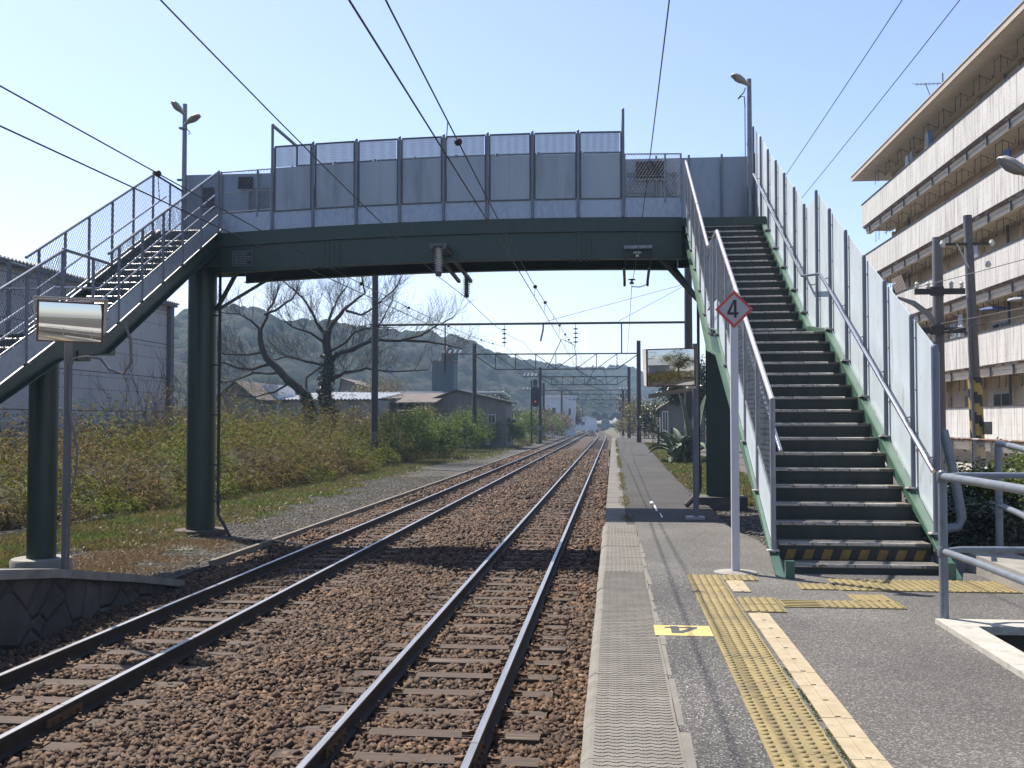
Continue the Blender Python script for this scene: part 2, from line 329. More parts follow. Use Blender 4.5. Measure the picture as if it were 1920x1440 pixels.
base = np.array([[x, y, z] for x in (-1, 1) for y in (-1, 1) for z in (-1, 1)], float)
P = base[None] * (1 + rng.uniform(-.58, .16, (n, 8, 3))) * np.stack([np.ones(n), rng.uniform(.6, .95, n), rng.uniform(.42, .75, n)], 1)[:, None] * S[:, None, None]
q = rng.normal(size=(n, 4)); q[:, 1:3] *= .55; q /= np.linalg.norm(q, axis=1, keepdims=True); w_, x_, y_, z_ = q.T
RM = np.stack([1 - 2 * (y_ ** 2 + z_ ** 2), 2 * (x_ * y_ - z_ * w_), 2 * (x_ * z_ + y_ * w_), 2 * (x_ * y_ + z_ * w_), 1 - 2 * (x_ ** 2 + z_ ** 2), 2 * (y_ * z_ - x_ * w_),
               2 * (x_ * z_ - y_ * w_), 2 * (y_ * z_ + x_ * w_), 1 - 2 * (x_ ** 2 + y_ ** 2)], 1).reshape(n, 3, 3)
P = np.einsum('nij,nkj->nki', RM, P)
cz = -.205 + rng.uniform(0, .032, n) + .03 * np.exp(-((cx + 3.4) / .7) ** 2) + .05 * (vnoise(cx, cy, .8, 5) - .5)
P += np.stack([cx, cy, cz], 1)[:, None]
F = np.array([(0, 1, 3, 2), (4, 6, 7, 5), (0, 4, 5, 1), (2, 3, 7, 6), (0, 2, 6, 4), (1, 5, 7, 3)])
o = np_mesh('ballast', P.reshape(-1, 3), (np.arange(n)[:, None, None] * 8 + F[None]).reshape(-1, 4), M['stone']); o['kind'] = 'stuff'
tag(o, 'loose rusty brown ballast stones around both tracks', 'ballast')

def pebbles(name, n, x0, x1, y0, y1, size, z, m, label, keep=None):
    x = rng.uniform(x0, x1, n); y = y0 + (y1 - y0) * rng.uniform(0, 1, n) ** 1.4
    if keep is not None: k = keep(x, y); x, y = x[k], y[k]
    n = len(x); s_ = size * np.clip(np.exp(rng.normal(0, .4, n)), .4, 2.2)
    P = base[None] * (1 + rng.uniform(-.5, .15, (n, 8, 3))) * np.array([1, .8, .5]) * s_[:, None, None]; a = rng.uniform(0, 6.28, n); c_, d_ = np.cos(a), np.sin(a)
    P = np.stack([P[..., 0] * c_[:, None] - P[..., 1] * d_[:, None], P[..., 0] * d_[:, None] + P[..., 1] * c_[:, None], P[..., 2]], 2) + np.stack([x, y, np.full(n, z)], 1)[:, None]
    o = np_mesh(name, P.reshape(-1, 3), (np.arange(n)[:, None, None] * 8 + F[None]).reshape(-1, 4), m); o['kind'] = 'stuff'; return tag(o, label, 'gravel')
M['pebble'] = leafmat('path_stone', [(.10, .085, .07), (.16, .14, .115), (.22, .195, .16), (.07, .06, .05), (.30, .27, .23)], trans=0, rough=.9)
pebbles('path_gravel', 26000, -11.5, -7.1, 15.8, 46, .017, -.128, M['pebble'], 'small loose stones on the gravel path')
pebbles('yard_gravel', 12000, 1.55, 4.5, 15, 34, .018, .523, M['pebble'], 'small loose stones beside the old platform', lambda x, y: x > 1.98 - np.clip((19 - y) * .1, 0, .4))
# ---- tracks
def rail_sweep(b, pts, side):
    half = [(.0635, -.153), (.0635, -.142), (.012, -.125), (.0085, -.05), (.0325, -.036), (.0325, -.006), (.027, 0)]
    prof = half + [(-x, z) for x, z in reversed(half)]; k = len(prof); P = []
    for i, (x, y) in enumerate(pts):
        x2, y2 = pts[min(i + 1, len(pts) - 1)]; x1, y1 = pts[max(i - 1, 0)]; d = math.hypot(x2 - x1, y2 - y1); nx, ny = (y2 - y1) / d, -(x2 - x1) / d
        for px_, pz_ in prof: P.append((x + nx * (px_ + side), y + ny * (px_ + side), pz_))
    F = []; Mi = []
    for i in range(len(pts) - 1):
        for j in range(k):
            F.append((i * k + j, i * k + (j + 1) % k, (i + 1) * k + (j + 1) % k, (i + 1) * k + j)); Mi.append(1 if j in (6,) else 0)
    n0 = len(b.v); b.v += P; b.f += [tuple(a + n0 for a in f) for f in F]; b.m += Mi
def sleeper_mesh():
    b = MB(); b.mi = 0; b.box(-1.03, 1.03, -.1, .1, -.3, -.163); b.mi = 1
    for s in (-.566, .566):
        b.box(s - .17, s + .17, -.075, .075, -.165, -.152)
        for k in (-1, 1):
            b.beam((s + k * .075, 0, -.128), (s + k * .135, 0, -.140), .09, .022); b.beam((s + k * .11, -.045, -.142), (s + k * .17, -.045, -.142), .03, .03)
            b.lathe((s + k * .105, 0, -.13), [(.016, 0), (.016, .02), (.010, .02), (.010, .045)], 6)
    return b
def track(cx0, path, label):
    t = thing('railway_track', (cx0, 0, 0), label, 'railway track', 'tracks through the station')
    for s in (-.566, .566):
        b = MB(); rail_sweep(b, path, s); b.build('rail', [M['rust_steel'], M['rail_top']], t)
    sl = None
    for i in range(86):
        y = 4.0 + .64 * i; x = cx0 + rnd.uniform(-.03, .03)
        if sl is None:
            sl = sleeper_mesh().build('sleeper', [M['sleeper'], M['clip_rust']], None); sl.parent = t; c = sl
        else: c = sl.copy(); SC.collection.objects.link(c); c.parent = t
        c.location = (x - cx0, y, rnd.uniform(-.012, .006)); c.rotation_euler = (0, 0, rnd.uniform(-.012, .012))
    b = MB()
    for i in range(86, 200):
        y = 4 + .64 * i; xx = np.interp(y, [p[1] for p in path], [p[0] for p in path]); b.box(xx - 1.03, xx + 1.03, y - .1, y + .1, -.3, -.17)
    o = b.build('distant_sleepers', M['sleeper'], t); o['kind'] = 'stuff'
    return t
yy = [-10, 4, 20, 60, 100, 120] + list(range(130, 420, 8))
rp = [(-1.6 - 3.6 * float(sstep((y - 140) / 150)) + 2 * float(sstep((y - 190) / 150)), y) for y in yy]
lp = [(-5.2 + 2 * float(sstep((y - 190) / 150)), y) for y in yy]
tr = track(-1.6, rp, 'railway track running along the platform edge under the footbridge')
tl = track(-5.2, lp, 'railway track on the far side, beside the gravel path and stone platform')
for cx0, t, ym in ((-1.6, tr, 7.62), (-5.2, tl, 8.3)):
    for s in (-.566, .566):
        b = MB(); b.mi = 0
        y = ym + (.1 if s > 0 else .28)
        b.box(cx0 + s - .0335, cx0 + s + .0335, y - .004, y + .004, -.04, .0012)
        b.mi = 1
        for k in (-1, 1):
            b.box(cx0 + s + k * .022 - .012, cx0 + s + k * .022 + .012, y - .28, y + .28, -.12, -.045)
            for j in (-.2, -.07, .07, .2): b.lathe((cx0 + s + k * .034, y + j, -.085), [(.017, 0), (.017, .03)], 6, (k, 0, 0))
        b.build('fishplate', [M['black_paint'], M['clip_rust']], t)
# timber edging between ballast and path
b = MB()
for i, (y0, y1) in enumerate(((17.6, 20.2), (20.25, 34), (34.05, 60), (60.05, 95))): b.box(-7.06 - .003 * i, -6.98 - .003 * i, y0, y1, -.3, -.055 - .004 * i)
tag(b.build('edging_board', mat('edging', (.24, .20, .155), (.33, .29, .24), 6, rough=.9, stretch=(3, .4, 3))), 'weathered timber edging between the ballast and the gravel path', 'edging')
b = MB(); b.box(-8.85, -8.3, 19.55, 20.2, -.16, -.105); b.mi = 1; b.box(-8.95, -8.2, 19.45, 20.3, -.16, -.118)
tag(b.build('drain_cover', [M['steel_grey'], M['concrete']]), 'flat grey drain cover in the gravel near the round green column', 'drain cover')
b = MB(); b.tube([(-8.0, 21.0, -.1), (-6.9, 20.8, -.1), (-6.2, 20.75, -.17)], .03, 6)
tag(b.build('cable_duct', M['pole_dark']), 'thin black cable duct crossing from gravel to the far track', 'cable')

# ---- right platform (raised part)
PZ = .975
poly = [(.30, -16), (2.24, -16), (2.24, 7.55), (7.0, 7.55), (7.0, 11.0), (1.70, 11.0), (1.70, 12.6), (1.55, 13.7), (1.52, 14.4), (1.40, 14.62), (.30, 14.62)]
b = MB(); b.prism([(x, y, -.33) for x, y in poly], (0, 0, PZ + .33)); b.mi = 1; b.box(-.06, .302, -16, 14.6, -.33, PZ - .105)
plat = struct(b.build('platform', [M['asphalt'], M['concrete']]))
def coping(kind):
    b = MB(); y0, y1 = -.247, .247
    b.box(-.11, .296, y0, y1, -.1, -.001)
    b.prism([(-.145, y0, -.03), (-.145, y1, -.03), (-.145, y1, -.085), (-.145, y0, -.085)], (.036, 0, 0))
    b.prism([(-.11, y0, -.001), (-.145, y0, -.03), (-.11, y0, -.03)], (0, y1 - y0, 0))
    if kind:
        for i in range(12):
            x = -.075 + i * .031
            for j in range(10):
                y = y0 + .035 + j * .0472; s = 1 if i % 2 else -1
                b.beam((x - .013, y - s * .0085, .0), (x + .013, y + s * .0085, .0), .011, .0042)
    else:
        for i in range(9):
            for j in range(8): b.box(-.082 + i * .042, -.052 + i * .042, y0 + .012 + j * .0595, y0 + .056 + j * .0595, -.001, .0035)
    return b
protos = {}
for i in range(-22, 30):
    yc = .25 + i * .492
    if yc > 14.5: break
    k = yc < 9.9
    if k not in protos:
        c = coping(k).build('coping_slab', M['coping']); protos[k] = c; c.parent = plat
    else: c = protos[k].copy(); SC.collection.objects.link(c); c.parent = plat
    c.location = (rnd.uniform(-.004, .004), yc, PZ + rnd.uniform(-.003, .002))
# strip of cracked concrete beside the slabs
b = MB()
y = -14.
while y < 11.5:
    l = rnd.uniform(.25, .9); x1 = .312 + rnd.uniform(0, .022); 
    b.prism([(.297, y, PZ - .02), (x1, y + .01, PZ - .02), (x1 + rnd.uniform(-.015, .02), y + l, PZ - .02), (.297, y + l, PZ - .02)], (0, 0, .024)); y += l + rnd.uniform(.0, .12)
b.build('mortar_strip', M['coping'], plat)

b = MB(); b.prism([(.30, -14, PZ - .01), (.66, -14, PZ - .01), (.668, 9.64, PZ - .01), (.34, 9.72, PZ - .01), (.30, 9.6, PZ - .01)], (0, 0, .0135)); b.build('asphalt_strip', M['asphalt_coarse'], plat)
b = MB()
for pts_ in ([(.75, 10.1), (1.0, 11.2), (.9, 12.4), (1.2, 13.6)],):
    for p_, q_ in zip(pts_, pts_[1:]): b.beam((p_[0], p_[1], PZ), (q_[0], q_[1], PZ), .003, .0012)
b.build('asphalt_crack', M['black_paint'], plat)
# ---- old lower platform
b = MB(); b.prism([(-.09, 14.62, -.33), (1.5, 14.62, -.33), (1.95, 20, -.33), (1.85, 30, -.33), (2.0, 45, -.33), (2.5, 102, -.33), (-.09, 102, -.33)], (0, 0, .97))
b.mi = 1; b.box(-.15, .22, 14.62, 102, .50, .646)
op = struct(b.build('old_platform', [M['asphalt_old'], mat('old_coping', (.17, .16, .14), (.24, .225, .195), 2.2, rough=.9, c3=(.12, .115, .095), scale3=3)]))
for i in range(60): b = MB(); b.box(-.152, .222, 14.9 + 1.45 * i, 14.915 + 1.45 * i, .64, .6475); b.build('coping_joint', M['concrete_dark'], op)
b = MB(); b.prism([(.24, 16.5, .644), (1.9, 16.5, .644), (1.9, 25.2, .644), (.24, 25.2, .644)], (0, 0, .003)); b.build('asphalt_patch', M['asphalt_old'], op)
b = MB()
for x, y, l, w in ((.83, 20.9, 1.5, .022), (.80, 22.3, .7, .04), (.87, 19.3, 1.0, .014)): b.prism([(x - w, y - l / 2, .647), (x + w, y - l / 2 + .1, .647), (x + w * .8, y + l / 2, .647), (x - w * .7, y + l / 2 - .1, .647)], (0, 0, .004))
b.build('paint_splash', M['white_paint'], op)

# ---- left platform with stone wall and sloping end
prof = [(-16, .785), (10.6, .785), (12.0, .60), (14.0, .24), (15.7, -.1)]
b = MB()
for (ya, za), (yb, zb) in zip(prof, prof[1:]):
    b.mi = 0; b.prism([(-6.74, ya, -.33), (-6.74, yb, -.33), (-6.74, yb, max(zb - .11, -.32)), (-6.74, ya, za - .11)], (-1.3, 0, 0))
m = mat('stone_wall', (.07, .067, .062), (.14, .13, .12), 1.6, rough=.9, bump=.4, bscale=14, c3=(.20, .19, .175), scale3=1.1, lo3=.56, hi3=.72); M['stone_wall'] = m
n = m.node_tree; L = n.links; bs = n.nodes['Principled BSDF']; g = n.nodes.new('ShaderNodeNewGeometry')
v = n.nodes.new('ShaderNodeTexVoronoi'); v.feature = 'DISTANCE_TO_EDGE'; v.inputs['Scale'].default_value = 2.1; L.new(g.outputs['Position'], v.inputs['Vector'])
r = n.nodes.new('ShaderNodeValToRGB'); r.color_ramp.elements[0].position = 0; r.color_ramp.elements[1].position = .09
bp = n.nodes.new('ShaderNodeBump'); bp.inputs['Strength'].default_value = 1; bp.inputs['Distance'].default_value = .06
L.new(v.outputs['Distance'], r.inputs[0]); L.new(r.outputs[0], bp.inputs['Height']); L.new(bp.outputs[0], bs.inputs['Normal'])
lpf = tag(b.build('stone_platform', m), 'old stone walled platform with a sloping end beyond the far track', 'platform')
cap = None
for i, ((ya, za), (yb, zb)) in enumerate(zip(prof, prof[1:])):
    k = max(1, int((yb - ya) / .9)) if i == 0 else max(1, int((yb - ya) / .75)) if i == 1 else 1
    for j in range(k):
        a0, a1 = j / k, (j + 1) / k; y0, y1 = ya + (yb - ya) * a0 + .004, ya + (yb - ya) * a1 - .004
        z0, z1 = za + (zb - za) * a0, za + (zb - za) * a1; b = MB()
        b.prism([(-6.67, y0, z0 - .108), (-6.67, y1, z1 - .108), (-6.67, y1, z1), (-6.67, y0, z0)], (-1.4, 0, 0)); b.build('capstone', M['concrete'], lpf)

# ------------------------------------------------------------------ footbridge
YN, YF = 21.35, 23.0
def top(x): return 6.60 - .0042 * (x + 1.5) ** 2
def nz(y):
    """height of the line through the step nosings"""
    if y >= 16.5: return 6.53 - (21.6 - y) * .1688 / .318
    if y >= 15.1: return 3.66
    return 3.66 - (15.1 - y) * .1625 / .326
fb = thing('footbridge', (-3.4, 22.2, 0), 'green steel footbridge over both tracks with grey sheet parapets and two stairways', 'footbridge')
G = M['green_dark']
XS = [-8.38] + [-8.0 + i * .5 for i in range(19)] + [1.42]
def girder(yw, sgn):
    b = MB()
    for xa, xb in zip(XS, XS[1:]):
        ta, tb = top(xa), top(xb)
        b.prism([(xa, yw, ta - .845), (xb, yw, tb - .845), (xb, yw, tb - .26), (xa, yw, ta - .26)], (0, .014 * sgn, 0))
        b.prism([(xa, yw - .075 * sgn, ta - .865), (xb, yw - .075 * sgn, tb - .865), (xb, yw - .075 * sgn, tb - .846), (xa, yw - .075 * sgn, ta - .846)], (0, .19 * sgn, 0))
        b.prism([(xa, yw - .055 * sgn, ta - .295), (xb, yw - .055 * sgn, tb - .295), (xb, yw - .055 * sgn, tb), (xa, yw - .055 * sgn, ta)], (0, .05 * sgn, 0))
    return b.build('girder', G, fb)
gn = girder(YN + .06, 1); gf = girder(YF - .06, -1)
def splice(yw, s, x0, x1, parent):
    b = MB(); zt = top(x0) - .30; zb = top(x0) - .835
    b.box(x0 - .05, x1 + .05, min(yw, yw - .012 * s), max(yw, yw - .012 * s), zb, zt)
    k = 4; nrow = 7
    for i in range(k):
        for j in range(nrow): b.lathe((x0 + (x1 - x0) * i / (k - 1), yw - .012 * s, zb + .05 + (zt - zb - .1) * j / (nrow - 1)), [(.019, 0), (.019, .016), (.010, .018), (.010, .03)], 6, (0, -s, 0))
    for i in range(6):
        for yo in (.02, .14): b.lathe((x0 - .12 + (x1 - x0 + .24) * i / 5, yw + yo * s - .05 * s, top(x0) - .865), [(.02, 0), (.02, .03)], 6, (0, 0, -1))
    b.build('splice_plate', G, parent)
splice(YN + .06, 1, -6.1, -5.78, gn); splice(YN + .06, 1, -.75, -.45, gn)
b = MB()
for xa, xb in zip(XS, XS[1:]):
    b.prism([(xa, YN + .08, top(xa) - .2), (xb, YN + .08, top(xb) - .2), (xb, YN + .08, top(xb) - .06), (xa, YN + .08, top(xa) - .06)], (0, YF - YN - .16, 0))
for i in range(9):
    x = -7.6 + i * 1.08; b.box(x - .04, x + .04, YN + .08, YF - .08, top(x) - .6, top(x) - .201)
b.box(-9.85, -8.382, YN - .1, YF, 6.22, 6.36); b.box(1.422, 3.1, YN - .1, YF, 6.36, 6.53)
b.box(-9.85, -8.384, YN + .02, YN + .1, 5.7, 6.219); b.box(1.424, 3.1, YN + .3, YN + .38, 5.75, 6.359); b.box(-9.85, -8.384, YF - .1, YF, 5.7, 6.219); b.box(1.424, 3.1, YF - .1, YF, 5.75, 6.359)
b.build('deck', G, fb)

# plate with the maintenance record on the girder
b = MB(); b.mi = 0; b.box(-8.12, -7.67, YN + .035, YN + .046, 5.70, 6.02); b.mi = 1
for x0, x1, z0, z1 in ((-8.115, -7.675, 6.006, 6.015), (-8.115, -7.675, 5.705, 5.714), (-8.115, -8.106, 5.714, 6.006), (-7.684, -7.675, 5.714, 6.006)): b.box(x0, x1, YN + .032, YN + .036, z0, z1)
for r_ in range(7):
    z = 5.975 - r_ * .038; x = -8.085
    while x < (-7.71 if r_ in (2, 3, 4) else -7.79):
        w_ = rnd.uniform(.008, .018); b.box(x, x + w_, YN + .032, YN + .036, z - rnd.uniform(.008, .011), z + rnd.uniform(.004, .009)); x += w_ + (.006 if not -8.0 < x < -7.985 else .02)
b.build('record_plate', [M['black_paint'], mat('plate_lettering', (.42, .44, .44))], fb)

# ---- parapets
def clip2(p, d, poly):
    """segment of the line p+t*d inside a convex polygon (counter-clockwise)"""
    t0, t1 = -1e9, 1e9; k = len(poly)
    for i in range(k):
        ax, ay = poly[i]; bx, by = poly[(i + 1) % k]; nx, ny = by - ay, -(bx - ax)
        den = nx * d[0] + ny * d[1]; num = nx * (ax - p[0]) + ny * (ay - p[1])
        if abs(den) < 1e-9:
            if num < 0: return None
            continue
        t = num / den
        if den > 0: t1 = min(t1, t)
        else: t0 = max(t0, t)
    return (t0, t1) if t1 - t0 > .005 else None
def chainlink(b, poly, to3, w=.066, h=.105, r=.0032):
    """diamond wire netting in a convex polygon (2-D, counter-clockwise)"""
    xs_ = [p[0] for p in poly]; ys_ = [p[1] for p in poly]; x0, x1, y0, y1 = min(xs_), max(xs_), min(ys_), max(ys_)
    for s in (1, -1):
        sl = s * h / w; k0 = int(math.floor((min(y0 - sl * x0, y0 - sl * x1)) / h)) - 1; k1 = int(math.ceil(max(y1 - sl * x0, y1 - sl * x1) / h)) + 1
        for k in range(k0, k1):
            p = (0, k * h); c = clip2(p, (1, sl), poly)
            if c: b.tube([to3(p[0] + t, p[1] + sl * t) for t in c], r, 3, False)
def bars(b, poly, to3, sp=.024, r=.0098):
    xs_ = [p[0] for p in poly]; x = min(xs_) + sp / 2
    while x < max(xs_):
        c = clip2((x, 0), (0, 1), poly)
        if c: b.tube([to3(x, t) for t in c], r, 3, False)
        x += sp
    z = min(p[1] for p in poly) + .05
    while z < max(p[1] for p in poly):
        c = clip2((0, z), (1, 0), poly)
        if c: b.tube([to3(t, z) for t in c], .0022, 3, False)
        z += .05
PX = [-7.23, -6.34, -5.40, -4.47, -3.53, -2.60, -1.66, -.71, .22]
def parapet(yy_, out):
    """out = -1 for the side towards the camera"""
    t3 = lambda x, z: (x, yy_, z)
    for i, x in enumerate(PX):
        b = MB(); tp = {0: 8.72, 8: 8.83}.get(i, top(x) + 1.81); b.tube([(x, yy_ + .03 * out, top(x) + .0), (x, yy_ + .03 * out, tp)], .03, 10); b.lathe((x, yy_ + .03 * out, tp), [(.03, 0), (.022, .015), (.005, .022)], 10)
        b.build('parapet_post', M['post_blue'], fb, smooth=True)
    for xa, xb in zip(PX, PX[1:]):
        a, c = xa + .045, xb - .045; b = MB(); za, zb = top(a), top(c)
        b.prism([(a - .04, yy_, za + .002), (c + .04, yy_, zb + .002), (c + .04, yy_, zb + .372), (a - .04, yy_, za + .372)], (0, .006, 0)); b.build('kick_panel', M['galv_kick'], fb)
        b = MB(); mid = a + (c - a) * rnd.choice((.52, .55, .48))
        for u, v_ in ((a + .02, mid - .002), (mid + .002, c - .02)): b.prism([(u, yy_, top(u) + .395), (v_, yy_, top(v_) + .395), (v_, yy_, top(v_) + 1.32), (u, yy_, top(u) + 1.32)], (0, .005, 0))
        b.box(mid - .02, mid + .02, yy_ + .008, yy_ + .014, top(mid) + .4, top(mid) + 1.34)
        b.build('sheet_panel', M['sheet_worn'] if rnd.random() < .45 else M['sheet_grey'], fb)
        b = MB(); bars(b, [(a + .02, za + 1.33), (c - .02, zb + 1.33), (c - .02, zb + 1.765), (a + .02, za + 1.765)], t3); b.build('wire_screen', M['post_blue'], fb)
        b = MB()
        for p, q in (((a, za + .385), (c, zb + .385)), ((a, za + 1.775), (c, zb + 1.775))): b.beam(t3(*p), t3(*q), .035, .03)
        for x in (a, c): b.box(x - .016, x + .016, yy_ - .017, yy_ + .017, top(x) + .401, top(x) + 1.758)
        b.build('panel_frame', M['steel_grey'], fb)
    for xa, xb in ((-8.36, -7.26), (.25, 1.40)):
        za, zb = top(xa), top(xb); b = MB()
        b.prism([(xa, yy_, za + .002), (xb, yy_, zb + .002), (xb, yy_, zb + .40), (xa, yy_, za + .40)], (0, .006, 0)); b.build('kick_panel', M['galv_kick'], fb)
        b = MB(); chainlink(b, [(xa, za + .45), (xb, zb + .45), (xb, zb + 1.30), (xa, za + 1.30)], t3)
        for dz in (.44, .86, 1.31): b.tube([(xa, yy_, za + dz), (xb, yy_, zb + dz)], .014 if dz != .86 else .007, 6)
        for x in (xa, xb, xa + (xb - xa) * .72): b.tube([(x, yy_, top(x) + .3), (x, yy_, top(x) + 1.32)], .02, 8)
        b.build('mesh_panel', M['galv'], fb)
parapet(YN, -1)
parapet(YF, 1)
b = MB()
for x, z in ((-7.23, 8.70), (.22, 8.81)): b.beam((x, YN - .03, z), (x, YF + .03, z), .05, .05)
b.build('portal_beam', M['post_blue'], fb)
# back walls behind the two stair heads
for x0, x1, zt, n_ in ((-9.9, -7.26, 8.10, 3), (.25, 3.12, 8.22, 4)):
    for i in range(n_):
        a, c = x0 + (x1 - x0) * i / n_, x0 + (x1 - x0) * (i + 1) / n_; b = MB(); b.box(a + .012, c - .012, YF + .06, YF + .07, 6.3, zt); b.build('back_panel', M['back_sheet'], fb)
        b = MB(); b.tube([(c, YF + .02, 6.3), (c, YF + .02, zt + .05)], .025, 8); b.build('parapet_post', M['post_blue'], fb, smooth=True)
for x0, x1, z0, z1 in ((-8.60, -8.28, 7.72, 8.01), (-9.50, -9.2, 7.3, 7.78), (.52, 1.16, 7.75, 8.14)):  # dark boxes painted to stand for the shade inside wall openings
    b = MB(); b.box(x0, x1, YF - .02, YF + .055, z0, z1); b.mi = 1
    b.box(x0 - .015, x1 + .015, YF - .03, YF - .02, z0 - .03, z0); b.build('opening_box', [mat('shaded_opening', (.018, .015, .017), (.04, .03, .03), 20), M['galv']], fb)

# ---- staircases
YPOST_R = [22.91, 21.8, 20.8, 19.82, 18.88, 17.87, 16.97, 15.97, 15.03, 14.02, 13.03, 12.08, 11.04, 10.27]
ZTOP_R = [8.77, 8.243, 7.713, 7.246, 6.78, 6.295, 5.818, 5.817, 5.344, 4.85, 4.356, 3.918, 3.424, 3.052]
def step_mesh(x0, x1, flipped):
    b = MB(); b.mi = 0; b.box(x0, x1, .012, .022, -.168, -.032); b.mi = 1; b.box(x0, x1, 0, .35, -.031, 0)
    w_ = x1 - x0; g0 = .02 if not flipped else .14; L_ = (w_ - .16) / 4
    b.mi = 2
    for i in range(4):
        a = x0 + g0 + i * L_; b.prism([(a + .006, -.005, -.024), (a + .006, .034, -.024), (a + .006, .034, .006), (a + .006, .016, .006), (a + .006, -.005, -.008)], (L_ - .012, 0, 0))
        for q_ in range(3): b.box(a + .012, a + L_ - .012, .06 + .05 * q_, .075 + .05 * q_, 0, .004)
    b.mi = 3
    for i in range(4): a = x0 + g0 + i * L_; b.box(a + .006, a + L_ - .006, .0305, .21, -.001, .002)
    return b
def stringer(b, x, out, dep=.33, lift=.03):
    ys_ = [(9.62, nz(9.62)), (15.1, nz(15.1)), (16.5, nz(16.5)), (21.55, nz(21.55))]
    for (ya, za), (yb, zb) in zip(ys_, ys_[1:]):
        zl = lambda y, z: max(z - dep, .965)
        b.prism([(x, ya, zl(ya, za)), (x, yb, zb - dep), (x, yb, zb + lift), (x, ya, za + lift)], (.012, 0, 0))
        xo = x + (.012 if out > 0 else 0)
        for dz, hh in ((lift, .014), (-dep, .014)):
            za_, zb_ = (za + dz, zb + dz) if dz > 0 else (zl(ya, za), zb + dz)
            b.prism([(xo, ya, za_), (xo, yb, zb_), (xo, yb, zb_ + hh), (xo, ya, za_ + hh)], (.075 * out, 0, 0))
    return b
def staircase(x0, x1, flipped):
    st = None
    b = MB(); stringer(b, x0 - .02, -1); stringer(b, x1 + .008, 1); b.box(x0, x1, 15.12, 16.9, 3.50, 3.655)
    if not flipped: b.box(x0 - .02, x0 + .06, 9.56, 9.62, .97, 1.13); b.box(x1 - .06, x1 + .02, 9.56, 9.62, .97, 1.13)
    st = b.build('staircase', M['green_mid'] if not flipped else M['green_dark'], fb)
    pr = None
    for i in range(17):
        for yy_, zz in ((21.6 - .318 * i, 6.53 - .1688 * i), (15.1 - .326 * i, 3.66 - .1625 * i)):
            if pr is None:
                pr = step_mesh(x0, x1, flipped).build('step', [M['green_riser'], M['tread'], M['nosing'], M['concrete_dark']], st); c = pr
            else: c = pr.copy(); SC.collection.objects.link(c); c.parent = st
            c.location = (0, yy_, zz)
    return st
sr = staircase(1.56, 3.0, False)
sl_ = staircase(-9.78, -8.46, True)
# hazard stripes on the first riser of each flight
for yq, zz, h_ in ((10.208, 1.065, .095), (16.51, 3.67, .10)):
    b = MB(); b.mi = 0; b.box(1.60, 2.99, yq + .002, yq + .004, zz, zz + h_); b.mi = 1
    for i in range(8):
        x = 1.63 + i * .172; b.prism([(x, yq + .0005, zz), (x + .085, yq + .0005, zz), (x + .12, yq + .0005, zz + h_), (x + .035, yq + .0005, zz + h_)], (0, .002, 0))
    b.build('hazard_strip', [M['black_paint'], M['haz_yellow']], sr)

# right stair, solid side
for i, (y, z) in enumerate(zip(YPOST_R, ZTOP_R)):
    b = MB(); r_ = .024 if i < 13 else .036; zb = nz(y) + .02 if y < 21.6 else 6.5
    if i == 13: zb = .975
    b.tube([(3.075, y, zb), (3.075, y, z + .05)], r_, 10); b.lathe((3.075, y, z + .05), [(r_, 0), (r_ * .8, .018), (.004, .026)], 10)
    b.build('panel_post', M['post_blue'], sr, smooth=True)
    if y < 21.6:
        b = MB(); b.box(3.0, 3.13, y - .05, y + .05, nz(y) + .032 + .025, nz(y) + .047 + .025); b.lathe((3.03, y - .02, nz(y) + .07), [(.012, 0), (.012, .02)], 6); b.build('post_base', M['ped'], sr)
    if i < 13:
        y2, z2 = YPOST_R[i + 1], ZTOP_R[i + 1]; b = MB(); ya, yb = y2 + .004, y - .004
        lo = lambda q: (nz(q) + .02 if q < 21.6 else 6.5)
        mids = [16.5] if ya < 16.5 < yb else [15.1] if ya < 15.1 < yb else []
        ys2 = [ya] + mids + [yb]
        zt2 = [z2 + (z - z2) * (q - ya) / (yb - ya) for q in ys2]
        P = [(3.112, q, lo(q)) for q in ys2] + [(3.112, q, t) for q, t in zip(reversed(ys2), reversed(zt2))]
        b.prism(P, (.006, 0, 0)); b.build('side_panel', M['galv_sheet'], sr)
        if y < 21.7:
            b = MB(); yc = y - .03
            for k in (.25, .6, .9): b.lathe((3.11, yc, lo(yc) + (z - lo(yc)) * k), [(.012, 0), (.012, .012)], 6, (-1, 0, 0))
            b.build('panel_bolt', M['ped'], sr)
silver = mat('steel_tube', (.52, .53, .58), (.60, .61, .66), 20, rough=.22, metal=.9); M['silver'] = silver
def handrail(x, h, y0, y1, parent, m=silver, r=.021):
    b = MB(); ptsl = [(x, y, nz(y) + h) for y in ([y0] + [q for q in (15.1, 16.5) if y0 < q < y1] + [y1])]
    b.tube(ptsl, r, 10)
    return b.build('handrail', m, parent, smooth=True)
handrail(2.95, .83, 9.95, 22.0, sr)
handrail(1.63, .80, 10.35, 22.0, sr)
b = MB()
for y in YPOST_R[1:]: b.tube([(2.955, y, nz(y) + .80), (3.0, y, nz(y) + .78), (3.06, y, nz(y) + .80)], .008, 6)
b.build('handrail_bracket', M['galv'], sr)

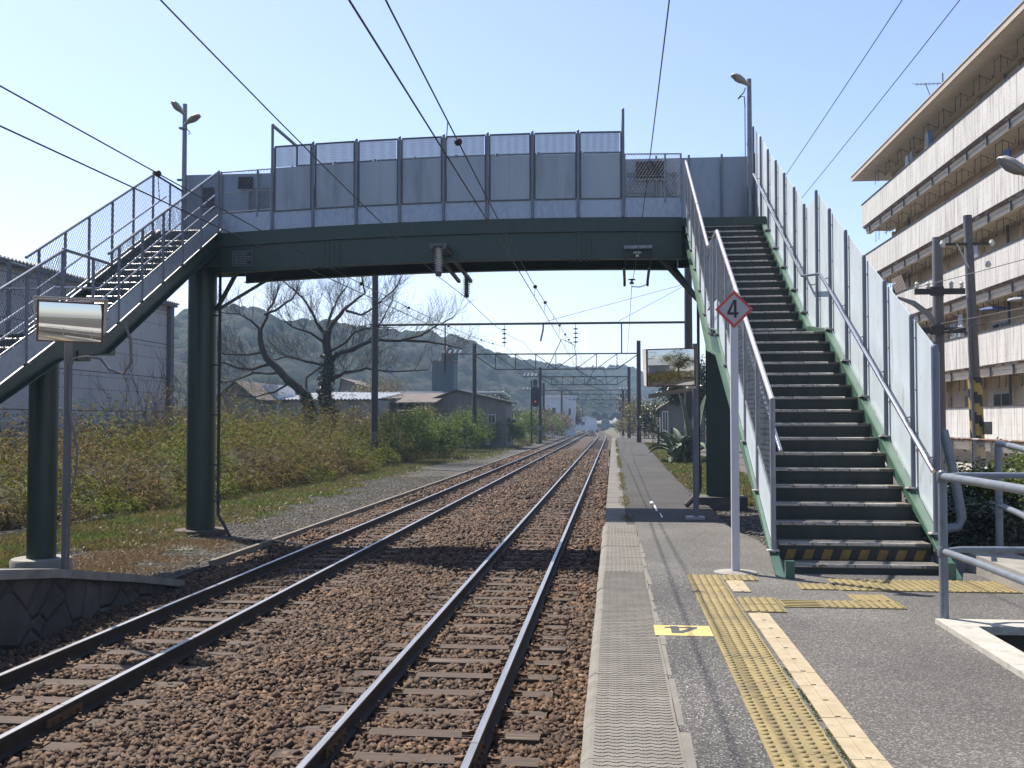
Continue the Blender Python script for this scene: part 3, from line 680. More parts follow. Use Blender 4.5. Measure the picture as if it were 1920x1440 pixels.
def mesh_side(x, ys_, h, parent, kick, postm, railm, handed, zmax=None):
    """posts, kick sheets, wire netting and top rail along one side of a stair"""
    t3 = lambda y, z: (x, y, z)
    for y in ys_:
        b = MB(); b.tube([t3(y, nz(y) + .02), t3(y, nz(y) + h(y))], .026, 10); b.build('railing_post', postm, parent, smooth=True)
        b = MB(); b.box(x - .06, x + .05, y - .045, y + .045, nz(y) + .048, nz(y) + .06); b.build('post_base', M['ped'], parent)
    for ya, yb in zip(ys_, ys_[1:]):
        if ya < 15.75 < yb and False: continue
        brk = [q for q in (15.1, 16.5) if ya + .02 < q < yb - .02]
        seg = [ya] + brk + [yb]
        b = MB()
        P = [t3(q, nz(q) + .06) for q in seg] + [t3(q, nz(q) + kick) for q in reversed(seg)]
        b.prism(P, (.005, 0, 0)); b.build('kick_panel', M['galv_kick'] if handed else M['galv_sheet'], parent)
        b = MB()
        for qa, qb in zip(seg, seg[1:]):
            e = 1e-4
            pa, pb = (qa + e, nz(qa + e)), (qb - e, nz(qb - e))
            chainlink(b, [(pa[0], pa[1] + kick + .03), (pb[0], pb[1] + kick + .03), (pb[0], pb[1] + h(qb - e)), (pa[0], pa[1] + h(qa + e))], t3)
            b.tube([t3(pa[0], pa[1] + kick + .02), t3(pb[0], pb[1] + kick + .02)], .014, 6)
        b.build('mesh_panel', M['galv'], parent)
        b = MB()
        for qa, qb in zip(seg, seg[1:]):
            e = 1e-4; b.tube([t3(qa, nz(qa + e) + h(qa + e)), t3(qb, nz(qb - e) + h(qb - e))], .026, 8)
        b.build('top_rail', railm, parent, smooth=True)
hR = lambda y: 1.32 if y > 16.0 else 1.47
postR = mat('stair_post', (.36, .37, .42), (.44, .45, .50), 8, rough=.4, metal=.2)
railR = mat('white_rail', (.62, .61, .64), (.72, .71, .74), 5, rough=.35, c3=(.45, .32, .16), scale3=6, lo3=.60, hi3=.66)
mesh_side(1.50, [10.0, 11.0, 11.98, 12.95, 13.93, 14.92, 15.6], hR, sr, .50, postR, railR, False)
mesh_side(1.50, [15.98, 16.95, 17.9, 18.85, 19.8, 20.7, 21.35], hR, sr, .46, postR, railR, False)
b = MB(); b.tube([(1.50, 15.6, 3.66 + 1.47), (1.50, 15.98, 3.66 + 1.32)], .026, 8); b.build('top_rail', railR, sr, smooth=True)
hL = lambda y: 1.36
mesh_side(-8.40, [10.3, 11.2, 12.1, 13.1, 14.1, 15.06], hL, sl_, .42, M['post_blue'], M['rail_blue'], True)
mesh_side(-8.40, [15.99, 16.87, 17.74, 18.6, 19.46, 20.37, 21.3], hL, sl_, .40, M['post_blue'], M['rail_blue'], True)
b = MB(); b.tube([(-8.4, 15.06, 5.02), (-8.4, 15.99, 5.02)], .026, 8); b.build('top_rail', M['rail_blue'], sl_, smooth=True)
mesh_side(-9.86, [10.4, 11.4, 12.4, 13.3, 14.2, 15.1, 16.0], lambda y: 1.36, sl_, .10, M['post_blue'], M['rail_blue'], True)
mesh_side(-9.86, [16.05, 16.9, 17.75, 18.6, 19.5, 20.4, 21.3], lambda y: 1.32, sl_, .10, M['post_blue'], M['rail_blue'], True)
t3 = lambda y, z: (-9.86, y, z)
b = MB(); chainlink(b, [(21.3, 6.48), (23.0, 6.48), (23.0, 7.66), (21.3, 7.72)], t3)
for a, c in (((21.3, 7.72), (23.0, 7.66)), ((21.3, 6.46), (23.0, 6.46)), ((22.15, 6.3), (22.15, 7.69)), ((21.3, 6.3), (21.3, 7.75))): b.tube([t3(*a), t3(*c)], .024, 8)
b.build('mesh_panel', M['galv'], sl_)
for x, h_ in ((-8.56, .78), (-8.56, .55), (-9.66, .78)): handrail(x, h_, 10.2, 21.5, sl_, M['silver'], .018)
# columns, base pads, braces, drain pipes
def column(cx_, cy_, r_, z0, z1, pad):
    b = MB(); b.lathe((cx_, cy_, z0), [(r_, 0), (r_, z1 - z0)], 28); c = b.build('column', G, fb, smooth=True)
    b = MB(); b.lathe((cx_, cy_, z0), [(pad, -.3), (pad, 0), (pad - .02, .03), (r_ + .01, .035)], 28); b.build('base_pad', M['concrete'] if r_ < .25 else mat('brown_pad', (.10, .075, .06), (.17, .13, .10), 8, rough=.9), c, smooth=True)
    return c
c1 = column(-9.1, 22.2, .31, -.04, 5.75, .56)
c2 = column(-9.1, 15.8, .222, .17, 3.5, .46)
b = MB(); b.box(-9.8, -8.42, 15.6, 16.0, 3.35, 3.5); b.build('cross_head', G, fb)
b = MB(); b.box(-9.85, -8.4, 22.0, 22.4, 5.6, 5.75); b.build('cross_head', G, fb)
b = MB(); b.box(1.97, 2.53, 22.0, 22.02, .8, 5.8); b.box(1.97, 2.53, 22.4, 22.42, .8, 5.8); b.box(2.24, 2.26, 22.021, 22.399, .8, 5.8); c3 = b.build('column', G, fb)
b = MB(); b.box(1.75, 2.75, 21.75, 22.6, .40, .80); b.build('base_pad', M['concrete_dark'], c3)
for p, q in (((-8.78, 22.2, 4.85), (-8.0, 21.55, 5.72)), ((-8.78, 22.25, 4.85), (-7.6, 22.8, 5.72)), ((1.96, 22.15, 4.75), (1.0, 21.55, 5.72)), ((1.96, 22.25, 4.75), (1.35, 22.8, 5.72))):
    b = MB(); b.beam(p, q, .07, .07); b.build('brace', G, fb)
b = MB(); b.tube([(-8.66, 22.1, 5.6), (-8.66, 22.1, .45), (-8.66, 22.1, .32), (-8.5, 22.0, .14), (-8.28, 21.8, -.1)], .035, 8)
for z in (4.7, 3.6, 2.5, 1.4, .6): b.box(-8.82, -8.62, 22.06, 22.14, z, z + .03)
b.build('drain_pipe', M['pole_dark'], c1)
b = MB(); b.tube([(1.72, 21.2, 5.6), (1.72, 21.2, 1.5)], .03, 8); b.tube([(1.72, 21.2, 1.5), (1.72, 21.2, 1.05), (1.68, 21.2, .9), (1.45, 21.1, .68)], .055, 8)
b.build('drain_pipe', M['pole_dark'], fb)
# cable conduit running up the left column post of the mirror side

# ------------------------------------------------------------------ things on the platform
def four(b, o, ux, uy, s, t, dep=.002):
    """a bold figure 4; o = lower left, ux/uy = unit vectors, s = height, t = stroke, drawn dep thick along ux x uy"""
    o = Vector(o); ux = Vector(ux); uy = Vector(uy); nrm = ux.cross(uy).normalized() * dep
    w = s * .62; xs0 = w * .60; zc = s * .17; q = lambda x, y: o + ux * x + uy * y
    b.prism([q(xs0, 0), q(xs0 + t, 0), q(xs0 + t, s), q(xs0, s)], nrm)
    b.prism([q(0, zc), q(xs0 - .0005, zc), q(xs0 - .0005, zc + t * .95), q(0, zc + t * .95)], nrm)
    b.prism([q(xs0 + t + .0005, zc), q(w, zc), q(w, zc + t * .95), q(xs0 + t + .0005, zc + t * .95)], nrm)
    b.prism([q(0, zc + t * .95 + .0005), q(t * 1.1, zc + t * .95 + .0005), q(xs0 - .0005, s - t * 1.05), q(xs0 - .0005, s), q(xs0 - t * .15, s)], nrm)
# diamond sign on a white pole
t = thing('stop_sign', (1.13, 9.834, PZ), 'diamond sign with a red edge and black 4 on a slim white pole', 'sign')
b = MB(); b.box(1.097, 1.167, 9.835, 9.905, PZ, 3.5); b.build('pole', M['white_paint'], t)
b = MB(); b.lathe((1.13, 9.88, PZ - .01), [(.2, 0), (.2, .018), (.12, .03), (.075, .032)], 16); b.build('base', M['concrete'], t)
def diamond(r, y0, y1, cx=1.13, cz=3.437): return [(cx - r, y0, cz), (cx, y0, cz - r), (cx + r, y0, cz), (cx, y0, cz + r)], (0, y1 - y0, 0)
b = MB(); b.prism(*diamond(.1755, 9.822, 9.832)); b.mi = 1; b.prism(*diamond(.143, 9.8195, 9.8215)); b.mi = 2
four(b, (1.066, 9.8185, 3.358), (1, 0, 0), (0, 0, 1), .166, .024, .0015); pl = b.build('sign_plate', [M['red_paint'], M['sign_grey'], M['black_paint']], t)
# painted stop mark on the paving
t = thing('stop_marker', (.46, 7.11, PZ), 'yellow rectangle with a dark figure 4 painted beside the dotted tiles', 'floor marking')
b = MB(); b.box(.272, .652, 6.945, 7.285, PZ + .001, PZ + .0062); b.build('panel', M['marker_yellow'], t)
b = MB(); z = PZ + .0068
P = lambda pts: b.prism([(x, y, z) for x, y in pts], (0, 0, .001))
P([(.345, 7.185), (.383, 7.185), (.383, 7.225), (.345, 7.225)])                        # foot of the stem
P([(.3835, 7.02), (.44, 7.02), (.44, 7.25), (.3835, 7.25)])                            # cross bar
P([(.4405, 7.185), (.565, 7.195), (.565, 7.235), (.4405, 7.225)])                      # stem
P([(.4405, 7.02), (.455, 7.02), (.565, 7.19), (.52, 7.19), (.4405, 7.09)])             # slope
b.build('figure', M['navy_paint'], t)

# dotted and ribbed tactile tiles
def dot_tile(nx=5, ny=5):
    b = MB(); b.box(-.1485, .1485, -.1485, .1485, 0, .008)
    for i in range(nx):
        for j in range(ny): b.lathe((-.12 + .06 * i, -.12 + .06 * j, .008), [(.0185, 0), (.016, .005), (.009, .0085)], 8)
    return b
def rib_tile(along_x):
    b = MB(); b.box(-.1485, .1485, -.1485, .1485, 0, .008)
    for i in range(4):
        a = -.105 + .07 * i
        if along_x: b.box(-.135, .135, a - .012, a + .012, .008, .0135)
        else: b.box(a - .012, a + .012, -.135, .135, .008, .0135)
    return b
def place(proto, spots, label, group, cat='tactile tile', z=PZ):
    for i, (x, y) in enumerate(spots):
        o = proto if i == 0 else proto.copy()
        if i: SC.collection.objects.link(o)
        o.location = (x + rnd.uniform(-.002, .002), y + rnd.uniform(-.0015, .0015), z + rnd.uniform(.0, .0025)); o.rotation_euler = (rnd.uniform(-.004, .004), rnd.uniform(-.003, .003), rnd.uniform(-.005, .005)); tag(o, label, cat, group)
main = [(.812 + .003 * (9.51 - y) * -1 + .0, y) for y in [9.51 - .3015 * i for i in range(24)]]
d1 = dot_tile().build('tactile_tile', M['tactile'], smooth=True); place(d1, main, 'yellow dotted tile in the long warning strip along the platform edge', 'warning strip tiles')
d2 = d1.copy(); SC.collection.objects.link(d2); place(d2, [(1.145, 9.51)], 'single yellow dotted tile below the diamond sign pole', None) if False else tag(d2, 'single yellow dotted tile next to the foot of the diamond sign', 'tactile tile'); d2.location = (1.125, 9.515, PZ + .001)
d3 = d1.copy(); SC.collection.objects.link(d3); place(d3, [(1.125, 8.31), (1.125, 8.005)], 'yellow dotted tile of the square pair joined to the warning strip', 'square branch tiles')
d4 = d1.copy(); SC.collection.objects.link(d4); place(d4, [(1.745, 8.235), (2.047, 8.235)], 'yellow dotted tile at the corner of the guiding path to the stairs', 'corner branch tiles')
d5 = d1.copy(); SC.collection.objects.link(d5); place(d5, [(1.72, 9.08), (2.04, 9.36), (2.342, 9.36), (2.644, 9.36), (2.946, 9.36), (3.248, 9.36), (2.04, 9.06), (2.342, 9.06), (2.644, 9.06), (2.946, 9.06), (3.248, 9.06)], 'yellow dotted tile in the band at the foot of the stairs', 'tiles at the stair foot')
d6 = d1.copy(); SC.collection.objects.link(d6); place(d6, [(4.0, 8.75), (4.302, 8.75)], 'yellow dotted tile behind the railing by the low kerb', 'tiles behind the railing')
r1 = rib_tile(True).build('tactile_tile', M['tactile']); r1.location = (1.437, 8.235, PZ + .001); tag(r1, 'yellow ribbed tile between the square pair and the corner tiles', 'tactile tile')
r2 = rib_tile(False).build('tactile_tile', M['tactile']); r2.location = (2.03, 8.54, PZ + .001); r2.scale = (1, 1, 1); tag(r2, 'yellow ribbed tile pointing from the corner tiles to the stairs', 'tactile tile')
def beige():
    b = MB(); b.box(-.073, .073, -.1485, .1485, 0, .007); b.box(-.008, .018, -.135, .135, .007, .012); b.box(.040, .048, -.1485, .1485, .007, .0082); b.box(-.03, -.026, -.1485, .1485, .007, .0078)
    return b
b1 = beige().build('beige_tile', M['beige_tile']); place(b1, [(1.056, y) for y in [7.66 - .3015 * i for i in range(17)]], 'narrow beige tile with one rib beside the warning strip', 'inner guide tiles', 'paving tile')
b2 = b1.copy(); SC.collection.objects.link(b2); place(b2, [(1.056, 9.2), (1.056, 8.9)], 'narrow beige tile of the short piece below the diamond sign', 'short beige piece', 'paving tile')
# moss in the joints of the strip
n = 2600; yj = rng.choice([9.36 - .3015 * i for i in range(12, 22)], n) + rng.normal(0, .004, n); xj = rng.uniform(.66, .97, n)
e = rng.uniform(0, 1, n) < .55; yj[e] = rng.uniform(3.6, 6.2, e.sum()); xj[e] = .972 + rng.normal(0, .005, e.sum()); k = vnoise(xj, yj, .12, 4) > .45
C = np.stack([xj, yj, np.full(n, PZ + .002)], 1)[k]; V, Q = leaves(C, unit(len(C), .2, 1), rng.uniform(.006, .016, len(C)), .005)
o = np_mesh('joint_moss', V, Q, leafmat('moss', [(.10, .15, .02), (.16, .20, .04), (.07, .09, .02)])); o['kind'] = 'stuff'; tag(o, 'green moss growing in the tile joints', 'moss')

# low kerb round the sunken passage and its tube railing
t = tag(MB().box(2.24, 6.5, 7.30, 7.56, PZ - .02, PZ + .035).build('kerb', M['kerb_white']), 'pale concrete kerb round the sunken opening at the railing', 'kerb')
b = MB(); b.prism([(2.24, 3.0, PZ - .02), (2.44, 3.0, PZ - .02), (2.44, 7.297, PZ - .02), (2.24, 7.297, PZ - .02)], (0, 0, .055)); b.build('kerb_side', M['kerb_white'], t)
b = MB(); b.box(2.241, 6.5, 7.545, 7.56, -.3, PZ - .021); b.box(2.241, 2.26, 2, 7.54, -.3, PZ - .021); b.box(2.26, 6.5, 2, 7.54, -.33, -.25); b.build('pit_wall', M['concrete_dark'], t)
rt = thing('tube_railing', (2.31, 7.585, PZ), 'grey two rail tube fence turning a corner at the sunken opening', 'railing')
rp = M['rail_blue']; zr, zm = 2.0, 1.475
b = MB(); b.tube([(2.31, 7.585, PZ), (2.31, 7.585, zr + .03)], .031, 14); b.lathe((2.31, 7.585, zr + .03), [(.031, 0), (.02, .015)], 12); b.build('post', rp, rt, smooth=True)
for y in (5.2, 2.8): b = MB(); b.tube([(2.33, y, PZ), (2.33, y, zr)], .031, 14); b.build('post', rp, rt, smooth=True)
for z in (zr, zm):
    b = MB(); b.tube([(2.315, 7.55, z), (2.34, 7.0, z), (2.345, 1, z)], .029 if z == zr else .024, 14); b.build('rail', rp, rt, smooth=True)
    b = MB(); b.tube([(2.34, 7.60, z), (2.45, 7.66, z + .005), (2.7, 7.68, z + .005), (6.2, 7.68, z + .005)], .023, 12); b.build('rail', rp, rt, smooth=True)
    b = MB(); b.lathe((2.31, 7.585, z - .035), [(.036, 0), (.039, .01), (.039, .06), (.036, .07)], 14); b.build('clamp', M['galv'], rt, smooth=True)
for x in (4.4, 6.1): b = MB(); b.tube([(x, 7.68, PZ), (x, 7.68, zr)], .028, 12); b.build('post', rp, rt, smooth=True)
# ramp railing on a block behind
b = MB(); b.box(3.34, 3.75, 8.85, 10.3, PZ - .1, PZ + .17); b.box(3.75, 6.6, 8.85, 9.1, PZ - .1, PZ + .17); ramp = tag(b.build('ramp_kerb', M['concrete']), 'grey concrete upstand under the ramp railing', 'kerb')
rr = thing('ramp_railing', (3.35, 9.06, PZ + .17), 'grey tube railing of the ramp standing on the concrete upstand', 'railing')
b = MB(); b.tube([(3.50, 9.03, PZ + .17), (3.50, 9.03, 2.135)], .034, 12); b.build('post', rp, rr, smooth=True)
b = MB(); b.tube([(3.62, 10.2, PZ + .17), (3.62, 10.2, 2.17)], .034, 12); b.build('post', rp, rr, smooth=True)
for z in (2.13, 1.55):
    b = MB(); b.tube([(3.62, 10.2, z + .05), (3.56, 9.6, z + .03), (3.50, 9.03, z)], .028, 12); b.build('rail', rp, rr, smooth=True)
    b = MB(); b.tube([(3.53, 8.98, z - .03), (3.6, 8.94, z), (3.7, 8.92, z + .01), (6.4, 8.92, z + .01)], .026, 12); b.build('rail', rp, rr, smooth=True)
b = MB(); b.tube([(3.20, 10.45, 2.3), (3.30, 10.4, 1.75), (3.345, 10.4, 1.46), (3.31, 10.4, 1.37), (3.16, 10.4, 1.34)], .045, 12)
tag(b.build('bent_tube', M['rail_blue'], smooth=True), 'bent grey tube leaning by the end post of the stair panels', 'pipe')

# ---- mirrors
def mirror_box(t, p00, p10, p11, p01, nrm, hood, glass_tilt=(0, 0, 0)):
    """p00 lower left .. counter-clockwise seen from the front; nrm towards the viewer"""
    p = [Vector(a) for a in (p00, p10, p11, p01)]; nv = Vector(nrm).normalized(); c = sum(p, Vector()) / 4
    b = MB(); b.prism([q - nv * .05 for q in p], nv * .045); b.build('backing', M['mirror_hood'], t)
    # slightly domed glass
    N = 14; P = []; F = []
    for i in range(N + 1):
        for j in range(N + 1):
            u, v = i / N, j / N; a = p[0] * (1 - u) * (1 - v) + p[1] * u * (1 - v) + p[2] * u * v + p[3] * (1 - u) * v
            a = c + (a - c) * .955; d = 1 - ((u - .5) ** 2 + (v - .5) ** 2) * 1.4; P.append(a + nv * (.004 + .026 * d))
    for i in range(N):
        for j in range(N): k = i * (N + 1) + j; F.append((k, k + N + 1, k + N + 2, k + 1))
    b = MB(); b.pts(P, F); b.build('glass', M['mirror'], t, smooth=True)
    b = MB()
    for i in range(4): b.beam(p[i] + nv * .01, p[(i + 1) % 4] + nv * .01, .014, .026, nv)
    b.build('frame', M['mirror_orange'], t)
    return p, nv
def corners(c, n_, w_, h_):
    c = Vector(c); n_ = Vector(n_).normalized(); r_ = Vector((0, 0, 1)).cross(n_).normalized(); u_ = n_.cross(r_)
    return c - r_ * w_ / 2 - u_ * h_ / 2, c + r_ * w_ / 2 - u_ * h_ / 2, c + r_ * w_ / 2 + u_ * h_ / 2, c - r_ * w_ / 2 + u_ * h_ / 2, n_
t = thing('platform_mirror', (-6.88, 12.5, .57), 'square mirror with a pale hood on a grey pole before the left stairway', 'mirror', 'platform mirrors')
b = MB(); b.tube([(-6.88, 12.5, .35), (-6.88, 12.5, 3.55)], .05, 12); b.tube([(-6.88, 12.5, 3.55), (-6.84, 12.42, 3.75)], .04, 8); b.build('pole', M['pole_conc'], t, smooth=True)
p, nv = mirror_box(t, *corners((-6.74, 12.28, 3.62), (.60, -.79, -.075), .76, .49), True)
b = MB(); ov = nv * .2 + Vector((0, 0, .02)); a = p[3] + Vector((-.02, 0, .03)); c = p[2] + Vector((.02, 0, .03))
b.prism([a, c, c + ov, a + ov + Vector((-.06, 0, 0))], (0, 0, .012))
b.prism([p[3] + Vector((-.02, 0, .03)), a + ov + Vector((-.06, 0, 0)), p[0] + Vector((-.02, 0, .12)) + nv * .03, p[0] + Vector((-.02, 0, .1))], (-.01, 0, 0))
b.prism([p[2] + Vector((.02, 0, .03)), c + ov, p[1] + Vector((.02, 0, .12)) + nv * .03, p[1] + Vector((.02, 0, .1))], (.01, 0, 0)); b.build('hood', M['mirror_hood'], t)
b = MB(); b.tube([(-6.82, 12.44, 2.5), (-6.82, 12.44, 3.05), (-6.78, 12.44, 3.18), (-6.6, 12.44, 3.2), (-6.42, 12.44, 3.17), (-6.3, 12.44, 3.03), (-6.12, 12.44, 2.98), (-6.02, 12.44, 3.12), (-6.03, 12.44, 3.4), (-6.12, 12.44, 3.65)], .018, 6)
b.tube([(-6.84, 12.44, .5), (-6.82, 12.44, 1.4), (-6.70, 12.40, 1.75), (-6.69, 12.4, 2.05), (-6.80, 12.42, 2.45), (-6.83, 12.44, 2.6)], .014, 6); b.build('cable', M['cable'], t, smooth=True)
t = thing('platform_mirror', (1.44, 18.6, .64), 'wide orange framed mirror on a rusty grey pole by the old platform', 'mirror', 'platform mirrors')
b = MB(); b.tube([(1.455, 18.65, .64), (1.455, 18.65, 3.76)], .052, 12); b.build('pole', M['post_blue'], t, smooth=True)
b = MB(); b.box(1.28, 1.60, 18.5, 18.8, .64, .69); b.build('base_plate', M['ped'], t)
p, nv = mirror_box(t, *corners((1.02, 18.48, 3.33), (-.33, -.94, -.035), .88, .66), False)
b = MB(); b.prism([p[3] + Vector((-.01, 0, .01)), p[0] + Vector((-.01, 0, 0)), p[0] + Vector((-.05, .22, .03)), p[3] + Vector((-.07, .22, .03))], (-.008, 0, 0)); b.beam((1.3, 18.53, 3.0), (1.455, 18.6, 3.0), .05, .08)
b.build('hood', M['mirror_hood'], t)
b = MB(); b.prism([(.62, 18.62, 2.78), (1.42, 18.72, 2.92), (1.46, 18.72, 3.0), (.62, 18.6, 2.86)], (0, .12, .0)); b.build('rain_shelf', M['concrete'], t)

# ---- lamps
def lamp_head(t, p, d, L_=.46):
    """cobra head: p = fixing, d = direction outwards/up"""
    p = Vector(p); d = Vector(d).normalized(); side = d.cross(Vector((0, 0, 1))).normalized(); up = side.cross(d).normalized()
    P = []; F = []; N = 12; prof = [(0, .03, .03), (.08, .06, .05), (.2, .105, .075), (.32, .125, .08), (.42, .10, .06), (.47, .03, .02)]
    for s_, w_, h_ in prof:
        for j in range(N):
            a = 2 * math.pi * j / N; yv = math.sin(a); P.append(p + d * s_ * L_ / .46 + side * math.cos(a) * w_ + up * (yv * h_ if yv > 0 else yv * h_ * .35))
    for i in range(len(prof) - 1):
        for j in range(N): F.append((i * N + j, i * N + (j + 1) % N, (i + 1) * N + (j + 1) % N, (i + 1) * N + j))
    F += [tuple(range(N)), tuple(range((len(prof) - 1) * N, len(prof) * N))]
    b = MB(); b.pts(P, F); h = b.build('lamp_head', M['lamp_shell'], t, smooth=True)
    b = MB(); P = []; F = []
    for i, (s_, w_, h_) in enumerate(((.12, .05, -.01), (.2, .085, -.045), (.3, .10, -.055), (.4, .07, -.03))):
        for j in range(9): a = math.pi * j / 8; P.append(p + d * s_ * L_ / .46 + side * math.cos(a) * w_ + up * (-.012 + h_ * math.sin(a)))
    for i in range(3):
        for j in range(8): F.append((i * 9 + j, i * 9 + j + 1, (i + 1) * 9 + j + 1, (i + 1) * 9 + j))
    b.pts(P, F); b.build('diffuser', M['lamp_glass'], h, smooth=True)
t = thing('lamp_post', (-9.86, 22.9, 6.36), 'grey lamp post with two heads above the left stairway', 'street lamp', 'lamps on the footbridge')
b = MB(); b.tube([(-9.86, 22.9, 6.30), (-9.86, 22.9, 9.72)], [.062, .05], 12); b.box(-10.02, -9.8, 22.86, 22.94, 7.93, 7.97); b.box(-9.96, -9.8, 22.8, 22.9, 9.12, 9.16); b.build('pole', M['rail_blue'], t, smooth=True)
lamp_head(t, (-9.86, 22.86, 9.45), (-.30, -.32, .38), .4); lamp_head(t, (-9.83, 22.84, 9.22), (.62, -.25, .25), .47)
b = MB(); b.tube([(-9.78, 22.82, 9.2), (-9.76, 22.8, 9.1), (-9.70, 22.8, 9.04), (-9.68, 22.8, 9.0), (-9.73, 22.8, 8.98)], .01, 5); b.build('cable', M['wire'], t)
t = thing('lamp_post', (2.975, 22.75, 6.53), 'grey lamp post with a single head at the top of the wide stairway', 'street lamp', 'lamps on the footbridge')
b = MB(); b.tube([(2.975, 22.75, 6.53), (2.975, 22.75, 9.84)], [.062, .05], 12); b.tube([(2.875, 22.7, 6.6), (2.875, 22.7, 9.2)], .012, 6)
for z in (7.0, 7.9, 8.4): b.lathe((2.975, 22.75, z), [(.066, 0), (.066, .03)], 12)
b.build('pole', M['rail_blue'], t, smooth=True)
lamp_head(t, (2.95, 22.7, 9.68), (-.62, -.40, .30), .47)
b = MB(); b.tube([(2.88, 22.66, 9.62), (2.84, 22.6, 9.5), (2.74, 22.6, 9.4), (2.72, 22.6, 9.36), (2.78, 22.62, 9.42), (2.86, 22.68, 9.44), (2.88, 22.7, 9.2)], .012, 5); b.build('cable', M['wire'], t)
t = thing('lamp_post', (5.75, 12.1, PZ), 'platform lamp with a white curved head before the apartment balconies', 'street lamp')
b = MB(); b.tube([(5.75, 12.1, .5), (5.75, 12.1, 4.3), (5.6, 12.1, 4.6), (5.0, 12.05, 4.95), (4.66, 12.0, 5.12)], [.07, .06, .055, .05, .05], 12); b.build('pole', M['steel_grey'], t, smooth=True)
lamp_head(t, (4.68, 12.0, 5.1), (-.86, -.05, .52), .44)

# ------------------------------------------------------------------ overhead line
def stack_insulator(b, c, z1, z0, r, n):
    """ribbed post insulator hanging from z1 down to z0"""
    h = (z1 - z0) / n; prof = [(r * .45, 0)]
    for i in range(n):
        z = -(i * h); prof += [(r * .5, z - h * .1), (r, z - h * .45), (r, z - h * .55), (r * .5, z - h * .8)]
    prof.append((r * .45, -(z1 - z0))); b.lathe((c[0], c[1], z1), prof, 14)
t = thing('feeder_bracket', (-3.56, 21.0, 5.95), 'steel bracket under the bridge carrying two ribbed insulators', 'insulator')
b = MB()
for dx in (-.14, .14): b.beam((-3.56 + dx * .9, 20.8, 5.93), (-3.42 + dx, 23.75, 5.62), .07, .07)
b.box(-3.74, -3.38, 20.82, 20.98, 5.955, 6.02); b.beam((-3.72, 20.9, 6.0), (-3.72, 21.35, 5.98), .05, .05); b.beam((-3.40, 20.9, 6.0), (-3.40, 21.35, 5.98), .05, .05); b.build('arm', M['steel_grey'], t)
b = MB(); stack_insulator(b, (-3.56, 20.9), 5.94, 5.43, .092, 10); i1 = b.build('insulator', M['porcelain'], t, smooth=False)
b = MB(); b.lathe((-3.56, 20.9, 5.43), [(.05, 0), (.065, -.02), (.06, -.08), (.03, -.085)], 10); b.build('cap', M['steel_grey'], i1)
b = MB(); stack_insulator(b, (-3.35, 23.5), 5.74, 5.29, .082, 11); i2 = b.build('insulator', M['porcelain_brown'], t)
b = MB(); b.lathe((-3.35, 23.5, 5.29), [(.05, 0), (.06, -.02), (.055, -.07), (.03, -.08)], 10); b.build('cap', M['steel_grey'], i2)
t = thing('wire_bracket', (.5, 21.2, 5.93), 'galvanised bracket with disc insulators beneath the right end of the girder', 'insulator')
b = MB(); b.box(.23, .80, 21.16, 21.24, 5.90, 5.965); b.build('channel', M['galv'], t)
for x in (.26, .77):
    b = MB(); b.tube([(x, 21.2, 5.9), (x, 21.2, 5.55)], .012, 6); b.tube([(x - .03, 21.2, 5.5), (x, 23.1, 5.5), (x, 23.2, 5.40)], .03, 6); b.build('hanger', M['steel_dark'], t)
b = MB(); b.lathe((.5, 21.15, 5.83), [(.02, 0), (.09, -.01), (.095, -.03), (.03, -.04), (.04, -.10)], 14); b.build('insulator', M['porcelain'], t)
b = MB(); b.lathe((.42, 23.2, 5.56), [(.02, 0), (.08, -.01), (.085, -.03), (.02, -.04), (.02, -.07), (.05, -.08), (.05, -.12)], 14); b.build('insulator', M['porcelain_brown'], t)
b = MB(); b.tube([(.42, 23.2, 5.38), (.6, 23.2, 5.37), (.74, 23.2, 5.42), (.78, 23.2, 5.5)], .012, 5); b.build('jumper', M['wire'], t)

def sag(p, q, s, n=10):
    p = Vector(p); q = Vector(q); return [p.lerp(q, i / n) - Vector((0, 0, s * 4 * (i / n) * (1 - i / n))) for i in range(n + 1)]
def wirething(name, label, runs, r, cat='wire', group=None):
    b = MB()
    for r_ in runs: b.tube(r_, r, 5)
    o = b.build(name, M['wire']); return tag(o, label, cat, group)
def catenary(x0, contact, mess, drops, label, balls):
    t = thing('catenary_line', (x0, 20, 5), label, 'overhead wire', 'overhead lines above the tracks')
    b = MB(); b.tube(contact, .0085, 6); b.build('contact_wire', M['wire'], t)
    b = MB(); b.tube(mess, .008, 6); b.build('messenger_wire', M['wire'], t)
    def at(pts, y): return [float(np.interp(y, [p[1] for p in pts], [p[i] for p in pts])) for i in range(3)]
    b = MB()
    for y in drops: b.tube([at(mess, y), at(contact, y)], .005, 4)
    b.build('dropper', M['wire'], t)
    for y in balls:
        p = at(mess, y); b = MB(); b.lathe((p[0], p[1], p[2]), [(.01, -.045), (.036, -.026), (.043, 0), (.036, .026), (.01, .045)], 12, (0, 1, .05)); b.build('wire_insulator', M['steel_dark'], t, smooth=True)
    return t
cl = [(-5.7, -6, 5.12), (-5.6, 8.8, 5.10), (-5.3, 21.3, 5.08), (-5.0, 38, 5.1), (-5.5, 55, 5.12), (-5.0, 82, 5.12), (-5.3, 110, 5.12), (-5.2, 140, 5.1), (-5.0, 200, 5.1), (-3.4, 300, 5.1)]
